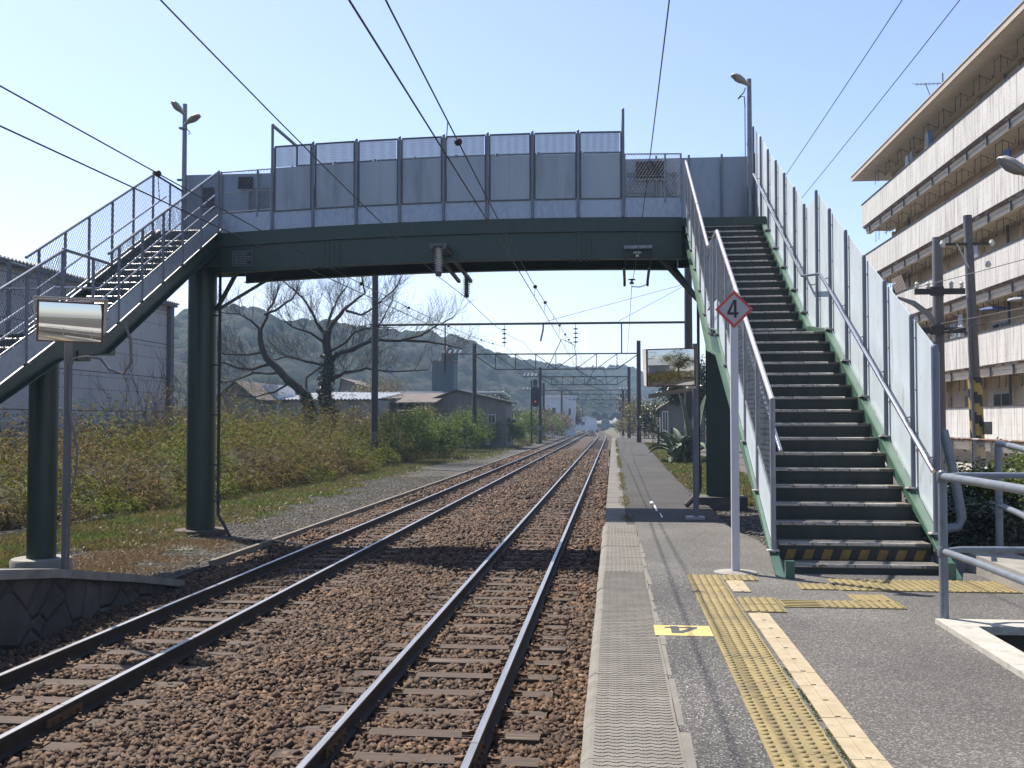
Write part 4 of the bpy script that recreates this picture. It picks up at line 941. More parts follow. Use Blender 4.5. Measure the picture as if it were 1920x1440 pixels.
ml = [(-5.7, -6, 5.9), (-5.62, 4, 5.58), (-5.6, 8.8, 5.47), (-5.48, 16, 5.36), (-5.4, 21.3, 5.33), (-5.4, 27, 5.38), (-5.5, 38, 5.62), (-5.7, 47, 5.95), (-5.8, 55, 6.35), (-5.5, 62, 5.95), (-5.3, 68, 5.85), (-5.2, 75, 5.98), (-5.1, 82, 6.3), (-5.1, 96, 5.85), (-5.2, 110, 6.2), (-5.2, 125, 5.8), (-5.2, 140, 6.2), (-5.1, 170, 5.8), (-5, 200, 6.2)]
catenary(-5.5, cl, ml, (12.1, 17.8, 26.5, 30, 34, 39, 44, 49, 60, 66, 72, 78), 'contact and messenger wires with droppers over the far track', (12.1, 21.8, 27, 34, 44, 49))
cr = [(-1.62, -6, 5.02), (-1.62, 6.3, 5.0), (-1.62, 18.5, 4.98), (-1.75, 38, 5.05), (-1.95, 55, 5.1), (-1.4, 82, 5.1), (-1.7, 110, 5.1), (-1.6, 140, 5.1), (-2.9, 200, 5.1)]
mr = [(-1.6, -6, 6.0), (-1.6, 2, 5.6), (-1.6, 7.25, 5.38), (-1.6, 14, 5.22), (-1.62, 20.5, 5.18), (-1.65, 28, 5.3), (-1.75, 38, 5.55), (-1.9, 47, 5.9), (-2.0, 55, 6.30), (-1.8, 62, 5.95), (-1.6, 68, 5.85), (-1.5, 75, 5.95), (-1.4, 82, 6.3), (-1.5, 96, 5.85), (-1.7, 110, 6.2), (-1.6, 125, 5.8), (-1.6, 140, 6.2), (-2.9, 200, 6.2)]
catenary(-1.6, cr, mr, (9.9, 13, 16, 21.6, 25, 29, 33, 38, 43, 49, 60, 66, 72, 78), 'contact and messenger wires with droppers over the track beside the platform', (10.6, 21.6, 25, 33, 38, 43, 47))
wirething('feeder_wire', 'single feeder wire held by the ribbed insulators under the bridge', [sag((-3.62, -8, 6.8), (-3.56, 20.9, 5.34), .25, 14), sag((-3.56, 20.9, 5.34), (-3.35, 23.5, 5.20), .0, 2), sag((-3.35, 23.5, 5.2), (-4.0, 46, 5.9), .18, 8), sag((-4.0, 46, 5.9), (-2.4, 66, 6.0), .75, 10)], .0075)
wirething('feeder_wire', 'thin wire dropping to the galvanised bracket at the right end of the girder', [sag((.45, -8, 6.6), (.5, 21.15, 5.78), .22, 14), [(.5, 21.15, 5.78), (.42, 23.2, 5.4)], sag((.42, 23.2, 5.4), (1.0, 82, 6.9), .35, 14)], .007)
wirething('power_line', 'left one of two power lines crossing the sky before the apartments', [sag((4.2, -12, 9.4), (4.25, 47, 8.5), .45, 16)], .008, 'wire', None)
wirething('power_line', 'right one of two power lines crossing the sky before the apartments', [sag((5.0, -12, 9.4), (5.05, 47, 8.4), .45, 16)], .008, 'wire', None)
wirething('stay_wire', 'upper stay wire sloping from the tall right mast to the beam', [[(3.95, 54.9, 9.6), (-3.6, 55, 7.65)]], .012)
wirething('stay_wire', 'lower stay wire sloping from the tall right mast to the beam', [[(3.9, 54.9, 9.55), (.3, 55.05, 7.65)]], .012)

# ---- gantries
def cap_pole(b, x, y, z0, z1, r0, r1): b.tube([(x, y, z0), (x, y, z1)], [r0, r1], 14)
def gantry(y, xl, xr, zb, ztop_l, ztop_r, truss, label, feeders, gl, gr, pr=(.18, .18), hang=()):
    t = thing('line_gantry', ((xl + xr) / 2, y, 0), label, 'overhead gantry', 'gantries over the tracks')
    for x, zt, g, r_ in ((xl, ztop_l, gl, pr[0]), (xr, ztop_r, gr, pr[1])):
        b = MB(); b.tube([(x, y, g), (x, y, zt)], [r_ * 1.1, r_ * .9], 14); p = b.build('mast', M['pole_dark'] if r_ < .24 else M['pole_conc'], t, smooth=True)
        b = MB(); b.lathe((x, y, g + 1.45), [(r_ * 1.1, 0), (r_ * 1.1, .45)], 14); b.build('band', M['pole_conc'], p, smooth=True)
    b = MB()
    if not truss:
        b.tube([(xl, y, zb), (xr, y, zb)], .065, 10)
        b.box(xl - r_ - .05, xl + r_ + .05, y - .22, y - .19, zb - .04, zb + .04)
        bm_ = b.build('beam', M['steel_dark'], t, smooth=True)
    else:
        d = truss; b.beam((xl - .1, y, zb), (xr + .1, y, zb), .1, .1); xa, xb = xl + (xr - xl) * .13, xr - (xr - xl) * .13
        b.beam((xa, y, zb - d), (xb, y, zb - d), .08, .08); b.beam((xl, y, zb - .05), (xa, y, zb - d), .07, .07); b.beam((xr, y, zb - .05), (xb, y, zb - d), .07, .07)
        k = 6
        for i in range(k + 1):
            x = xa + (xb - xa) * i / k; b.beam((x, y, zb - d), (x, y, zb), .06, .06, (0, 1, 0))
            if i < k:
                x2 = xa + (xb - xa) * (i + 1) / k
                if i < k / 2: b.beam((x, y, zb - .03), (x2, y, zb - d + .03), .05, .05)
                else: b.beam((x, y, zb - d + .03), (x2, y, zb - .03), .05, .05)
        bm_ = b.build('truss_beam', M['steel_dark'], t)
    for x0, x1 in feeders:
        b = MB(); b.beam((x0, y - .25, zb + .02), (x1, y - .25, zb + .02), .1, .09); a = b.build('feeder_arm', M['steel_grey'], t)
        s = 1 if x1 > x0 else -1
        for i in range(4):
            x = x1 - s * (.15 + i * .42); b = MB(); b.lathe((x, y - .25, zb + .065), [(.04, 0), (.13, .04), (.07, .09), (.13, .14), (.07, .19), (.11, .24), (.04, .29)], 10, (.5, 0, 1)); b.build('insulator', M['white_paint'], a)
    for x, L_ in hang:
        b = MB(); z = zb - .07; b.tube([(x, y, z), (x, y, z - L_)], .018, 6)
        for i in range(4): b.lathe((x, y, z - .22 - i * (L_ - .45) / 3), [(.03, .03), (.13, 0), (.14, -.03), (.03, -.05)], 12)
        b.build('string_insulator', M['pole_dark'], t)
    for x in (-5.2, -1.6):
        if truss and x > xl + 1 and x < xr - .5:
            b = MB(); b.tube([(x - 1.3, y, zb - truss), (x - .5, y, 5.9), (x + .5, y, 5.55), (x + .9, y, 5.2)], .03, 6); b.build('steady_arm', M['steel_dark'], t)
            b = MB(); b.tube([(x, y, zb - truss), (x, y, 6.3)], .02, 5); b.lathe((x, y, 6.75), [(.03, 0), (.11, -.03), (.03, -.1), (.11, -.13), (.03, -.2)], 8); b.build('string_insulator', M['porcelain'], t)
    return t
g1 = gantry(55, -12.85, 3.95, 7.55, 11.2, 11.6, 0, 'nearest gantry, a plain tube beam between a dark mast and a thick mast', [], -.13, .5, (.18, .215), [(-5.8, 1.15), (-1.98, 1.15)])
b = MB(); b.tube([(-9.0, 55, 7.5), (-9.0, 55, 4.9)], .04, 6); b.tube([(.45, 55, 7.55), (.45, 55, 5.9)], .04, 6); b.build('drop_tube', M['steel_dark'], g1)
b = MB(); b.tube([(-3.7, 55, 7.5), (-3.72, 55, 7.2), (-3.85, 55, 6.6)], .05, 6); b.build('hanger', M['steel_grey'], g1)
g2 = gantry(82, -11.05, 2.0, 7.65, 8.5, 8.65, 1.22, 'second gantry, a trussed beam on two dark masts with white insulators', [(-10.8, -13.6)], -.13, .5)
gantry(110, -7.75, 1.65, 7.0, 8.0, 8.0, .85, 'third gantry, a trussed beam framing the white building', [(-7.5, -9.6)], -.13, .5)
gantry(128, -8.6, 1.2, 6.1, 7.0, 6.4, 0, 'fourth gantry, a pale tube beam with white insulators at both ends', [(-8.4, -11.2), (1.0, 2.2)], -.13, .5, (.16, .15))
gantry(165, -8.2, 2.2, 6.5, 7.2, 7.2, .9, 'fifth gantry, a thin truss far along the line', [], -.13, .3, (.17, .17))
gantry(215, -8.6, 2.6, 6.6, 7.4, 7.4, .9, 'sixth gantry, a faint truss before the far curve', [], -.13, .1, (.17, .17))
gantry(270, -8.0, 3.8, 6.6, 7.4, 7.4, .9, 'farthest gantry, hazy at the bend of the line', [], -.13, .1, (.17, .17))
# bent pull-off arms beside the far track wires
def pull_arm(x, y, z0, label, h):
    b = MB(); b.tube([(x, y, z0), (x + .55 * h, y, z0 + 1.15 * h), (x + .72 * h, y, z0 + 1.08 * h)], .035, 6); b.tube([(x + .72 * h, y, z0 + 1.08 * h), (x + 1.05 * h, y, z0 + .9 * h), (x + 1.1 * h, y, z0 + .6 * h)], .03, 6)
    tag(b.build('pull_off_arm', M['steel_dark']), label, 'overhead arm')
pull_arm(-5.15, 81.6, 6.5, 'bent arm rising above the second gantry toward the wires', 2.0)
pull_arm(-2.9, 109.7, 5.9, 'bent arm rising above the third gantry toward the wires', 1.9)

# ---- signals and small trackside signs
red = bpy.data.materials.new('red_light'); red.use_nodes = True; e = red.node_tree.nodes['Principled BSDF']; e.inputs['Base Color'].default_value = (.5, .02, .02, 1); e.inputs['Emission Color'].default_value = (1, .06, .07, 1); e.inputs['Emission Strength'].default_value = .35
def signal(x, y, z0, zc, label, sd):
    t = thing('rail_signal', (x, y, z0), label, 'signal', 'red signals')
    b = MB(); b.tube([(x, y, z0), (x, y, zc + 1.6)], .085, 10); b.build('post', M['steel_dark'], t, smooth=True)
    b = MB(); xs_ = x + sd; pts = [(xs_ - .42 * math.cos(a), y - .3, zc + (.62 if math.sin(a) > 0 else -.62) + .42 * math.sin(a)) for a in np.linspace(0, 2 * math.pi, 25)[:-1]]
    b.prism(pts, (0, .06, 0)); hd = b.build('backboard', M['black_paint'], t)
    for k in (.4, -.05, -.5):
        b = MB(); b.lathe((xs_, y - .3, zc + k), [(.13, 0), (.14, .16), (.125, .16), (.12, .02)], 12, (0, -1, 0)); b.build('visor', M['black_paint'], hd)
    b = MB(); b.lathe((xs_ + .02, y - .33, zc - .5), [(.085, 0), (.07, .03), (.01, .04)], 12, (0, -1, 0)); b.build('lamp', red, hd)
    b = MB(); b.box(xs_ - .2, xs_ + .2, y - .1, y + .2, zc + 1.1, zc + 1.7); b.box(min(x, xs_) - .1, max(x, xs_) + .3, y - .02, y + .02, zc - 1.45, zc - 1.4); b.tube([(xs_ + .2, y, zc + 1.1), (xs_ + .2, y, zc - 1.4)], .04, 6); b.build('cabinet', M['steel_dark'], t)
    for z in (zc - 1.5, z0 + 1.6): b = MB(); b.lathe((x, y, z), [(.10, 0), (.10, .25)], 10); b.build('band', M['pole_conc'], t)
signal(-8.2, 104, -.13, 4.75, 'red signal on a dark post left of the tracks', .38)
signal(1.75, 150, .3, 4.5, 'red signal on the right mast beyond the barrier', -.55)
t = thing('trackside_post', (-9.6, 100, -.13), 'thin white post carrying a small blue disc left of the tracks', 'sign')
b = MB(); b.tube([(-9.6, 100, -.13), (-9.6, 100, 3.1)], .045, 8); b.build('post', M['white_paint'], t); b = MB(); b.lathe((-9.6, 99.93, 2.3), [(.2, 0), (.2, .03)], 16, (0, -1, 0)); b.build('disc', mat('blue_disc', (.03, .05, .22)), t)
b = MB(); b.lathe((-9.6, 99.95, 1.9), [(.17, 0), (.17, .02)], 16, (0, -1, 0)); b.build('disc', M['white_paint'], t)
b = MB(); b.box(-10.9, -10.55, 88, 88.3, -.13, .25); b.mi = 1; b.prism([(-10.93, 88.15, .25), (-10.52, 88.15, .25), (-10.74, 88.15, 1.05)], (0, .12, 0)); tag(b.build('marker_stone', [M['black_paint'], M['white_paint']]), 'small black and white triangular marker in the grass', 'marker')
b = MB()
for z in (.6, 1.0, 1.45, 1.75): b.box(.0, .72, .0, .04, z - .03, z + .03)
for x in (0, .70): b.box(x - .02, x + .02, -.01, .05, 0, 1.85)
o = b.build('end_barrier', M['steel_grey']); o.location = (1.55, 100, .64); o.scale = (2.6, 1, 1.45); ORG[o.name] = Vector(o.location); tag(o, 'grey ladder shaped barrier at the far end of the old platform', 'barrier')
b = MB(); b.tube([(-.23, 40, -.2), (-.20, 40, .62)], .02, 6); b.tube([(-.25, 62, -.2), (-.22, 62, .6)], .03, 6); b.tube([(-.23, 40, .3), (-.24, 62, .2), (-.25, 75, .15)], .018, 6)
tag(b.build('trackside_cable', M['pole_conc']), 'pale cable on short stakes along the old platform edge', 'cable')

# ------------------------------------------------------------------ apartment block
M['apt_conc'] = mat('balcony_concrete', (.74, .72, .69), (.86, .84, .81), 1.2, rough=.85, stretch=(1, 1.6, .14), c3=(.42, .39, .36), scale3=3.6, lo3=.47, hi3=.74)
M['apt_wall'] = mat('apartment_wall', (.84, .67, .48), (.96, .78, .58), 1.0, rough=.9, c3=(.52, .40, .29), scale3=.8)
M['apt_slab'] = mat('balcony_slab', (.80, .70, .57), (.92, .82, .68), 1.5, rough=.9)
M['apt_eave'] = mat('eave_edge', (.62, .52, .40), (.70, .60, .47), .8, rough=.8)
M['apt_rust'] = mat('rust_band', (.17, .085, .055), (.27, .16, .11), 4, rough=.9, c3=(.45, .40, .36), scale3=1.6, lo3=.55, hi3=.6)
M['win_glass'] = mat('window_glass', (.03, .035, .04), (.06, .065, .07), .7, rough=.08, spec=.8)
M['win_frame'] = mat('window_frame', (.60, .61, .60), (.70, .71, .70), 3, rough=.5, metal=.1)
ap = thing('apartment_block', (16, 38, .52), 'five storey concrete apartment block with long balconies on the right', 'building')
Y0, Y1 = 14.0, 61.6
b = MB(); b.box(16.1, 25, Y0, Y1 - .9, .3, 16.56); b.build('wall', M['apt_wall'], ap)
b = MB(); b.mi = 0; b.box(14.2, 25.5, Y0, 62.6, 16.58, 16.74); b.mi = 1; b.box(14.12, 14.2, Y0, 62.68, 16.56, 16.80); b.box(14.2, 25.5, 62.6, 62.68, 16.56, 16.80); b.mi = 2; b.box(14.08, 14.28, Y0, 62.72, 16.801, 16.86); b.build('roof', [M['apt_slab'], M['apt_eave'], M['kerb_white']], ap)
def hanger(y, z):
    b = MB(); x0, x1 = 15.0, 15.0
    b.tube([(15.0, y - .2, z), (15.5, y - .2, z - .2)], .012, 4)
    for dy in (-.35, .35): b.tube([(15.0, y + dy, z), (15.0, y + dy, z - .55), (15.0, y + dy + .06, z - .66), (15.0, y + dy + .13, z - .6)], .014, 4)
    b.tube([(15.0, y - .35, z - .08), (15.0, y + .35, z - .08)], .012, 4); b.tube([(15.5, y - .35, z), (15.5, y - .35, z - .2), (15.5, y + .35, z - .2), (15.5, y + .35, z)], .012, 4)
    return b
def window_mesh(y, z0, z1):
    b = MB(); b.box(16.06, 16.12, y - .95, y - .89, z0, z1); b.box(16.06, 16.12, y + .89, y + .95, z0, z1); b.box(16.06, 16.12, y - .889, y + .889, z1 - .06, z1); b.box(16.06, 16.12, y - .889, y + .889, z0, z0 + .06)
    b.box(16.05, 16.11, y - .03, y + .03, z0 + .061, z1 - .061)
    return b
pp = hp = wp = None
ZT = [2.9, 5.84, 8.84, 11.86, 14.9]
for fi, zt in enumerate(ZT):
    zb = zt - 1.3
    b = MB(); b.mi = 0; b.box(14.62, 16.1, Y0, Y1 - .15, zb - .25, zb - .08); b.box(14.66, 14.9, Y0, Y1 - .2, zb - .42, zb - .251)
    b.mi = 1; b.box(14.52, 14.66, Y0, Y1 - .05, zb - .10, zb - .02); b.mi = 2; b.box(14.40, 14.60, Y0, Y1, zt, zt + .035); bal = b.build('balcony', [M['apt_slab'], M['apt_rust'], M['steel_dark']], ap)
    for k in range(20):
        yc = Y1 - 1.165 - k * 2.33
        if pp is None:
            b = MB(); b.box(14.44, 14.56, yc - 1.15, yc + 1.15, zb, zt - .002); b.mi = 1; b.box(14.55, 14.62, yc - .05, yc + .05, zb - .45, zb - .1)
            for dy in (-.8, -.4, 0, .4, .8):
                for dz in (.25, .65, 1.05): b.lathe((14.441, yc + dy, zb + dz), [(.02, 0), (.02, .004)], 6, (-1, 0, 0))
            pp = b.build('parapet_panel', [M['apt_conc'], M['steel_grey']], bal); o = pp; p0 = Vector((0, yc, zb))
        else: o = pp.copy(); SC.collection.objects.link(o); o.parent = bal
        o.location = Vector((0, yc, zb)) - p0
    for k in range(20):
        yc = Y1 - 1.3 - k * 2.33; zs = zt + 1.42 if fi < 4 else 16.57
        if hp is None: hp = hanger(yc, zs).build('laundry_hanger', M['steel_dark'], ap); o = hp; h0 = Vector((0, yc, zs))
        else: o = hp.copy(); SC.collection.objects.link(o); o.parent = ap
        o.location = Vector((0, yc, zs)) - h0
        yc = Y1 - 2.4 - k * 3.6
        if k < 13:
            if wp is None:
                wp = window_mesh(yc, zb, zb + 1.95).build('window', M['win_frame'], ap); o = wp; w0 = Vector((0, yc, zb))
                b = MB(); b.box(16.07, 16.098, yc - .889, yc + .889, zb + .061, zb + 1.889); b.build('pane', M['win_glass'], wp)
            else: o = copy_tree(wp, ap)
            o.location = Vector((0, yc, zb)) - w0
    for k in range(11): yc = Y1 - .95 - k * 4.66; b = MB(); b.box(15.9, 16.099, yc - .1, yc + .1, zb - .079, zb + 2.6 if fi < 4 else 16.5); b.build('pilaster', M['apt_wall'], ap)
b = MB(); b.tube([(15.95, 57.5, .5), (15.95, 57.5, 16.5)], .06, 8); b.tube([(15.95, 43.5, .5), (15.95, 43.5, 16.5)], .06, 8); b.build('rain_pipe', M['steel_grey'], ap)
b = MB(); b.prism([(14.9, 56, 7.64), (14.9, 58.5, 7.64), (14.9, 58.5, 8.5), (14.9, 56, 8.5)], (.02, 0, 0)) if False else None
b = MB()
for i in range(9):
    b.tube([(14.75, 53.6 + .22 * i, 8.86), (14.75, 53.6 + .22 * (i + 5), 9.86)], .025, 4, False); b.tube([(14.77, 53.6 + .22 * (i + 5), 8.86), (14.77, 53.6 + .22 * i, 9.86)], .025, 4, False)
tag(b.build('trellis', mat('brown_wood', (.10, .055, .035), (.15, .09, .06), 9)), 'brown diamond trellis standing on a balcony of the apartments', 'trellis')
def cloth(y, x, z0, z1, w, m, label, cat='laundry', grp='laundry on the balconies'):
    N = 9; P = []; F = []
    for i in range(N + 1):
        for j in range(7):
            u, v = i / N, j / 6; P.append((x + .05 * math.sin(u * 14 + v * 2) * (.4 + v), y + (u - .5) * w * (1 - .12 * v), z1 - v * (z1 - z0) * (1 - .06 * math.sin(u * 9))))
    for i in range(N):
        for j in range(6): k = i * 7 + j; F.append((k, k + 1, k + 8, k + 7))
    k0 = len(P); P += [(p[0] + .02, p[1], p[2]) for p in P]; F += [tuple(k0 + q for q in reversed(f)) for f in list(F)]
    b = MB(); b.pts(P, F); tag(b.build('hanging_cloth', m, smooth=True), label, cat, grp)
wc = mat('white_cloth', (.75, .74, .76)); bc = mat('blue_cloth', (.06, .12, .38), (.10, .17, .45), 5); gc = mat('grey_cloth', (.42, .45, .55), (.50, .53, .62), 5); yc_ = mat('cream_cloth', (.62, .58, .45))
cloth(53.6, 14.8, 15.0, 15.75, .5, wc, 'white cloth hanging on the top balcony, nearer its far end'); cloth(53.0, 14.85, 15.0, 15.8, .45, gc, 'grey cloth next to the white one on the top balcony')
cloth(50.3, 14.8, 15.15, 16.0, .5, yc_, 'cream cloth hanging higher up on the top balcony'); cloth(49.7, 14.8, 15.15, 15.95, .5, bc, 'blue cloth beside the cream one on the top balcony')
cloth(46.5, 15.0, 5.9, 7.0, .7, wc, 'bright white sheet hanging on a lower balcony behind the poles'); cloth(47.8, 15.1, 6.0, 6.7, .8, gc, 'grey shirt hanging beside the bright white sheet')
cloth(37.2, 15.0, 6.0, 6.9, .8, gc, 'grey blue cloth hanging at the frame edge on a lower balcony'); cloth(44.8, 15.1, 8.95, 9.8, .6, wc, 'white towel hanging one storey above the bright sheet'); cloth(41.2, 15.1, 12.0, 12.8, .7, bc, 'dark blue cloth hanging under the second highest balcony')
def umbrella(y, x, z, m, label):
    b = MB(); b.lathe((x, y, z), [(.52, -.14), (.48, -.08), (.3, -.03), (.02, .0), (.02, .25)], 9); tag(b.build('drying_frame', m), label, 'laundry', 'laundry on the balconies')
umbrella(42.5, 15.0, 6.9, bc, 'round blue drying frame hanging on a lower balcony'); umbrella(39.6, 15.0, 6.95, gc, 'round pale drying frame hanging on a lower balcony')
t = thing('tv_antenna', (16.6, 53.5, 16.86), 'television antenna on the apartment roof edge', 'antenna')
b = MB(); b.tube([(16.6, 53.5, 16.86), (16.6, 53.5, 19.9)], .03, 6); b.build('mast', M['steel_dark'], t)
b = MB(); b.tube([(15.5, 54.4, 19.65), (16.8, 53.3, 19.3)], .02, 5)
for i in range(9): p = Vector((15.5, 54.4, 19.65)).lerp(Vector((16.8, 53.3, 19.3)), i / 8); b.tube([p + Vector((-.2, -.22, 0)), p + Vector((.2, .22, 0))], .012, 4)
b.tube([(15.9, 54.0, 19.55), (16.2, 53.75, 18.4)], .02, 4); b.build('array', M['steel_dark'], t)

# utility poles on the right
t = thing('utility_pole', (10.0, 33, .52), 'thick concrete utility pole with two timber cross arms beside the stair panels', 'utility pole', 'utility poles')
b = MB(); b.tube([(10.0, 33, .3), (10.0, 33, 8.05)], [.19, .15], 14); b.build('pole', M['pole_conc'], t, smooth=True)
for z in (6.35, 5.15):
    b = MB(); b.box(9.25, 10.75, 32.78, 32.86, z - .09, z + .09); b.box(9.7, 10.1, 32.72, 32.779, z - .14, z + .14); a = b.build('cross_arm', M['pole_dark'], t)
    for x in (9.32, 9.65, 10.35, 10.65): b = MB(); b.lathe((x, 32.82, z + .09 if z > 6 else z - .09), [(.03, 0), (.07, .05), (.05, .1), (.075, .15), (.02, .22)] if z > 6 else [(.05, 0), (.06, -.05), (.03, -.12)], 10); b.build('insulator', M['porcelain'], a)
b = MB(); b.tube([(9.85, 32.8, 5.35), (9.6, 32.6, 5.62), (9.1, 32.4, 5.95), (8.6, 32.3, 6.12)], [.07, .09, .085, .04], 8); b.build('lamp_arm', M['rail_blue'], t, smooth=True)
t = thing('utility_pole', (10.55, 31.6, .52), 'slimmer utility pole with a yellow and black striped guard', 'utility pole', 'utility poles')
b = MB(); b.tube([(10.68, 31.6, .3), (10.45, 31.6, 8.45)], [.165, .125], 14); b.tube([(10.52, 31.42, .5), (10.38, 31.45, 6.0)], .05, 8); b.build('pole', mat('grey_pole', (.15, .14, .155), (.20, .19, .205), 2), t, smooth=True)
b = MB(); N = 24; K = 30; P = []; F = []; Mi = []
for i in range(K + 1):
    z = 1.1 + 2.55 * i / K; xc = 10.68 + (10.45 - 10.68) * (z - .3) / 8.15
    for j in range(N): a = 2 * math.pi * j / N; P.append((xc + .195 * math.cos(a), 31.6 + .195 * math.sin(a), z))
for i in range(K):
    for j in range(N): F.append((i * N + j, i * N + (j + 1) % N, (i + 1) * N + (j + 1) % N, (i + 1) * N + j)); Mi.append(int(((i * 2.55 / K) * 1.6 + j / N * 1.0) * 1.0 % 1 > .5))
b.pts(P, F); b.m = Mi; b.build('striped_guard', [mat('guard_yellow', (.45, .33, .08), (.52, .40, .12), 6), M['black_paint']], t, smooth=True)
b = MB(); b.box(10.72, 10.94, 31.25, 31.4, 1.98, 2.35); b.build('meter_box', M['steel_grey'], t)
b = MB(); b.box(9.65, 11.15, 31.5, 31.57, 7.55, 7.63); a = b.build('cross_arm', M['steel_dark'], t)
for x in (9.7, 11.1): b = MB(); b.lathe((x, 31.5, 7.6), [(.05, -.08), (.09, 0), (.05, .1)], 10); b.build('insulator', M['porcelain'], a)
b = MB(); b.lathe((10.95, 31.4, 6.95), [(.05, -.08), (.09, 0), (.05, .1)], 10); b.tube([(10.1, 31.5, 7.6), (10.48, 31.5, 6.8)], .025, 5); b.build('stay_insulator', M['porcelain'], t)
for q, (z, s) in enumerate(((6.5, .3), (5.3, .35), (5.1, .3))):
    wirething('service_cable', ('top', 'middle', 'lowest')[q] + ' service cable running past the two utility poles to the right', [sag((9.4 + .3 * q, 32.8, z), (16, 12, z + 1.6), s, 10), sag((9.4 + .3 * q, 32.8, z), (5.0, 47, z + .2), .2, 8)], .012)

b = MB(); b.box(9.7, 16.0, -20, 63, .4, .56); struct(b.build('bounce_paving', mat('bounce_concrete', (.62, .58, .52), (.74, .70, .63), .8, rough=.9)))  # pale slab added to bounce sunlight up onto the balcony undersides
# netting fence by the apartments
t = thing('netting_fence', (9.3, 30, .52), 'rusty topped netting fence in front of the apartment block', 'fence')
b = MB(); chainlink(b, [(10, .6), (48, .6), (48, 1.85), (10, 1.85)], lambda y, z: (9.3, y, z), .11, .13, .004); b.build('netting', M['galv'], t)
for i in range(20): b = MB(); b.tube([(9.3, 10 + 2 * i, .5), (9.3, 10 + 2 * i, 1.95)], .03, 8); b.build('post', M['steel_grey'], t)
b = MB(); b.tube([(9.3, 10, 1.9), (9.3, 48, 1.9)], .035, 6); b.build('top_rail', M['apt_rust'], t)
b = MB(); b.box(9.4, 9.6, 10, 48, .3, .8); tag(b.build('retaining_wall', M['concrete_dark']), 'low dark retaining wall behind the netting fence', 'wall')

# ------------------------------------------------------------------ buildings across the field
M['slate'] = mat('slate_board', (.76, .74, .71), (.88, .86, .83), .5, rough=.85, c3=(.64, .62, .60), scale3=1.6, stretch=(1, 1, .4))
M['brown_wall'] = mat('brown_board', (.32, .275, .24), (.41, .36, .32), .9, rough=.9, stretch=(2, 2, .4))
M['grey_wall'] = mat('grey_render', (.24, .235, .22), (.31, .30, .285), .5, rough=.9, c3=(.19, .185, .175), scale3=.9)
M['white_wall'] = mat('white_render', (1.0, 1.02, 1.03), (1.12, 1.14, 1.15), .5, rough=.85)
M['roof_brown'] = mat('brown_roof', (.14, .11, .09), (.20, .165, .135), .9, rough=.9)
M['roof_pale'] = mat('pale_roof', (.55, .57, .60), (.66, .68, .70), .5, rough=.6)
M['shaded_inside'] = mat('shaded_inside', (.012, .011, .011), (.02, .018, .017), 2)  # near black, the shade inside the open shed put into the colour
t = thing('factory_building', (-30, 30, -.13), 'big grey slate clad factory hall behind the left stairway', 'building')
b = MB(); b.box(-44, -24, 2, 54, -.2, 8.62); b.build('wall', M['slate'], t)
b = MB()
for i in range(5): b.box(-23.998, -23.985, 2, 54, 1.0 + 1.82 * i, 1.03 + 1.82 * i)
b.build('sheet_lap', M['pole_dark'], t)
b = MB()
for i in range(9):
    for k in range(110):
        y = 22.3 + .29 * k; z = .8 + .91 * i + (.30 if i % 2 else 0); 
        if z < 8.5: b.box(-23.999, -23.975, y - .022, y + .022, z - .022, z + .022)
o = b.build('bolt_rows', M['pole_dark'], t); o['kind'] = 'stuff'
b = MB(); N = 60
for i in range(200):
    y = 2 + .262 * i; b.prism([(-23.6, y, 8.72), (-23.6, y + .13, 8.80), (-23.6, y + .262, 8.72), (-23.6, y + .262, 8.66), (-23.6, y + .13, 8.74), (-23.6, y, 8.66)], (-10.4, 0, 2.3))
b.build('roof', M['slate'], t)
b = MB(); b.box(-24.1, -23.78, 53.7, 54.15, -.2, 8.55); b.box(-23.78, -23.62, 2, 54.2, 8.52, 8.66); b.build('gutter', M['steel_grey'], t)
def gable(name, x0, x1, y0, y1, z0, ze, za, wallm, roofm, label, apex=None, over=.25, cat='building', wins=(), door=None):
    t = thing(name, ((x0 + x1) / 2, y0, z0), label, cat); xa = apex if apex is not None else (x0 + x1) / 2
    b = MB(); b.prism([(x0, y0, z0), (x1, y0, z0), (x1, y0, ze), (xa, y0, za), (x0, y0, ze)], (0, y1 - y0, 0)); b.build('wall', wallm, t)
    b = MB(); sl = (za - ze) / (xa - x0); sr_ = (za - ze) / (x1 - xa)
    b.prism([(x0 - over, y0 - over, ze - over * sl + .03), (xa, y0 - over, za + .03), (x1 + over, y0 - over, ze - over * sr_ + .03), (x1 + over, y0 - over, ze - over * sr_ + .15), (xa, y0 - over, za + .16), (x0 - over, y0 - over, ze - over * sl + .15)], (0, y1 - y0 + 2 * over, 0))
    b.build('roof', roofm, t)
    for (wx, wz, ww, wh) in wins:
        b = MB(); b.box(wx - ww / 2, wx + ww / 2, y0 - .06, y0 - .003, wz - wh / 2, wz + wh / 2); w = b.build('window', M['white_wall'], t)
        b = MB(); b.box(wx - ww / 2 + .08, wx - .03, y0 - .07, y0 - .061, wz - wh / 2 + .08, wz + wh / 2 - .08); b.box(wx + .03, wx + ww / 2 - .08, y0 - .07, y0 - .061, wz - wh / 2 + .08, wz + wh / 2 - .08); b.build('pane', M['win_glass'], w)
    if door: b = MB(); b.box(door[0], door[1], y0 - .04, y0 - .003, z0, door[2]); b.build('door', M['shaded_inside'], t)
    return t
gable('shed', -29.6, -26.6, 75, 86, -.13, 4.0, 5.2, M['grey_wall'], M['roof_brown'], 'grey rendered shed with a gable end left of the bare tree')
t = thing('low_store', (-24, 80, -.13), 'long pale store with a bright corrugated roof behind the bare tree', 'building')
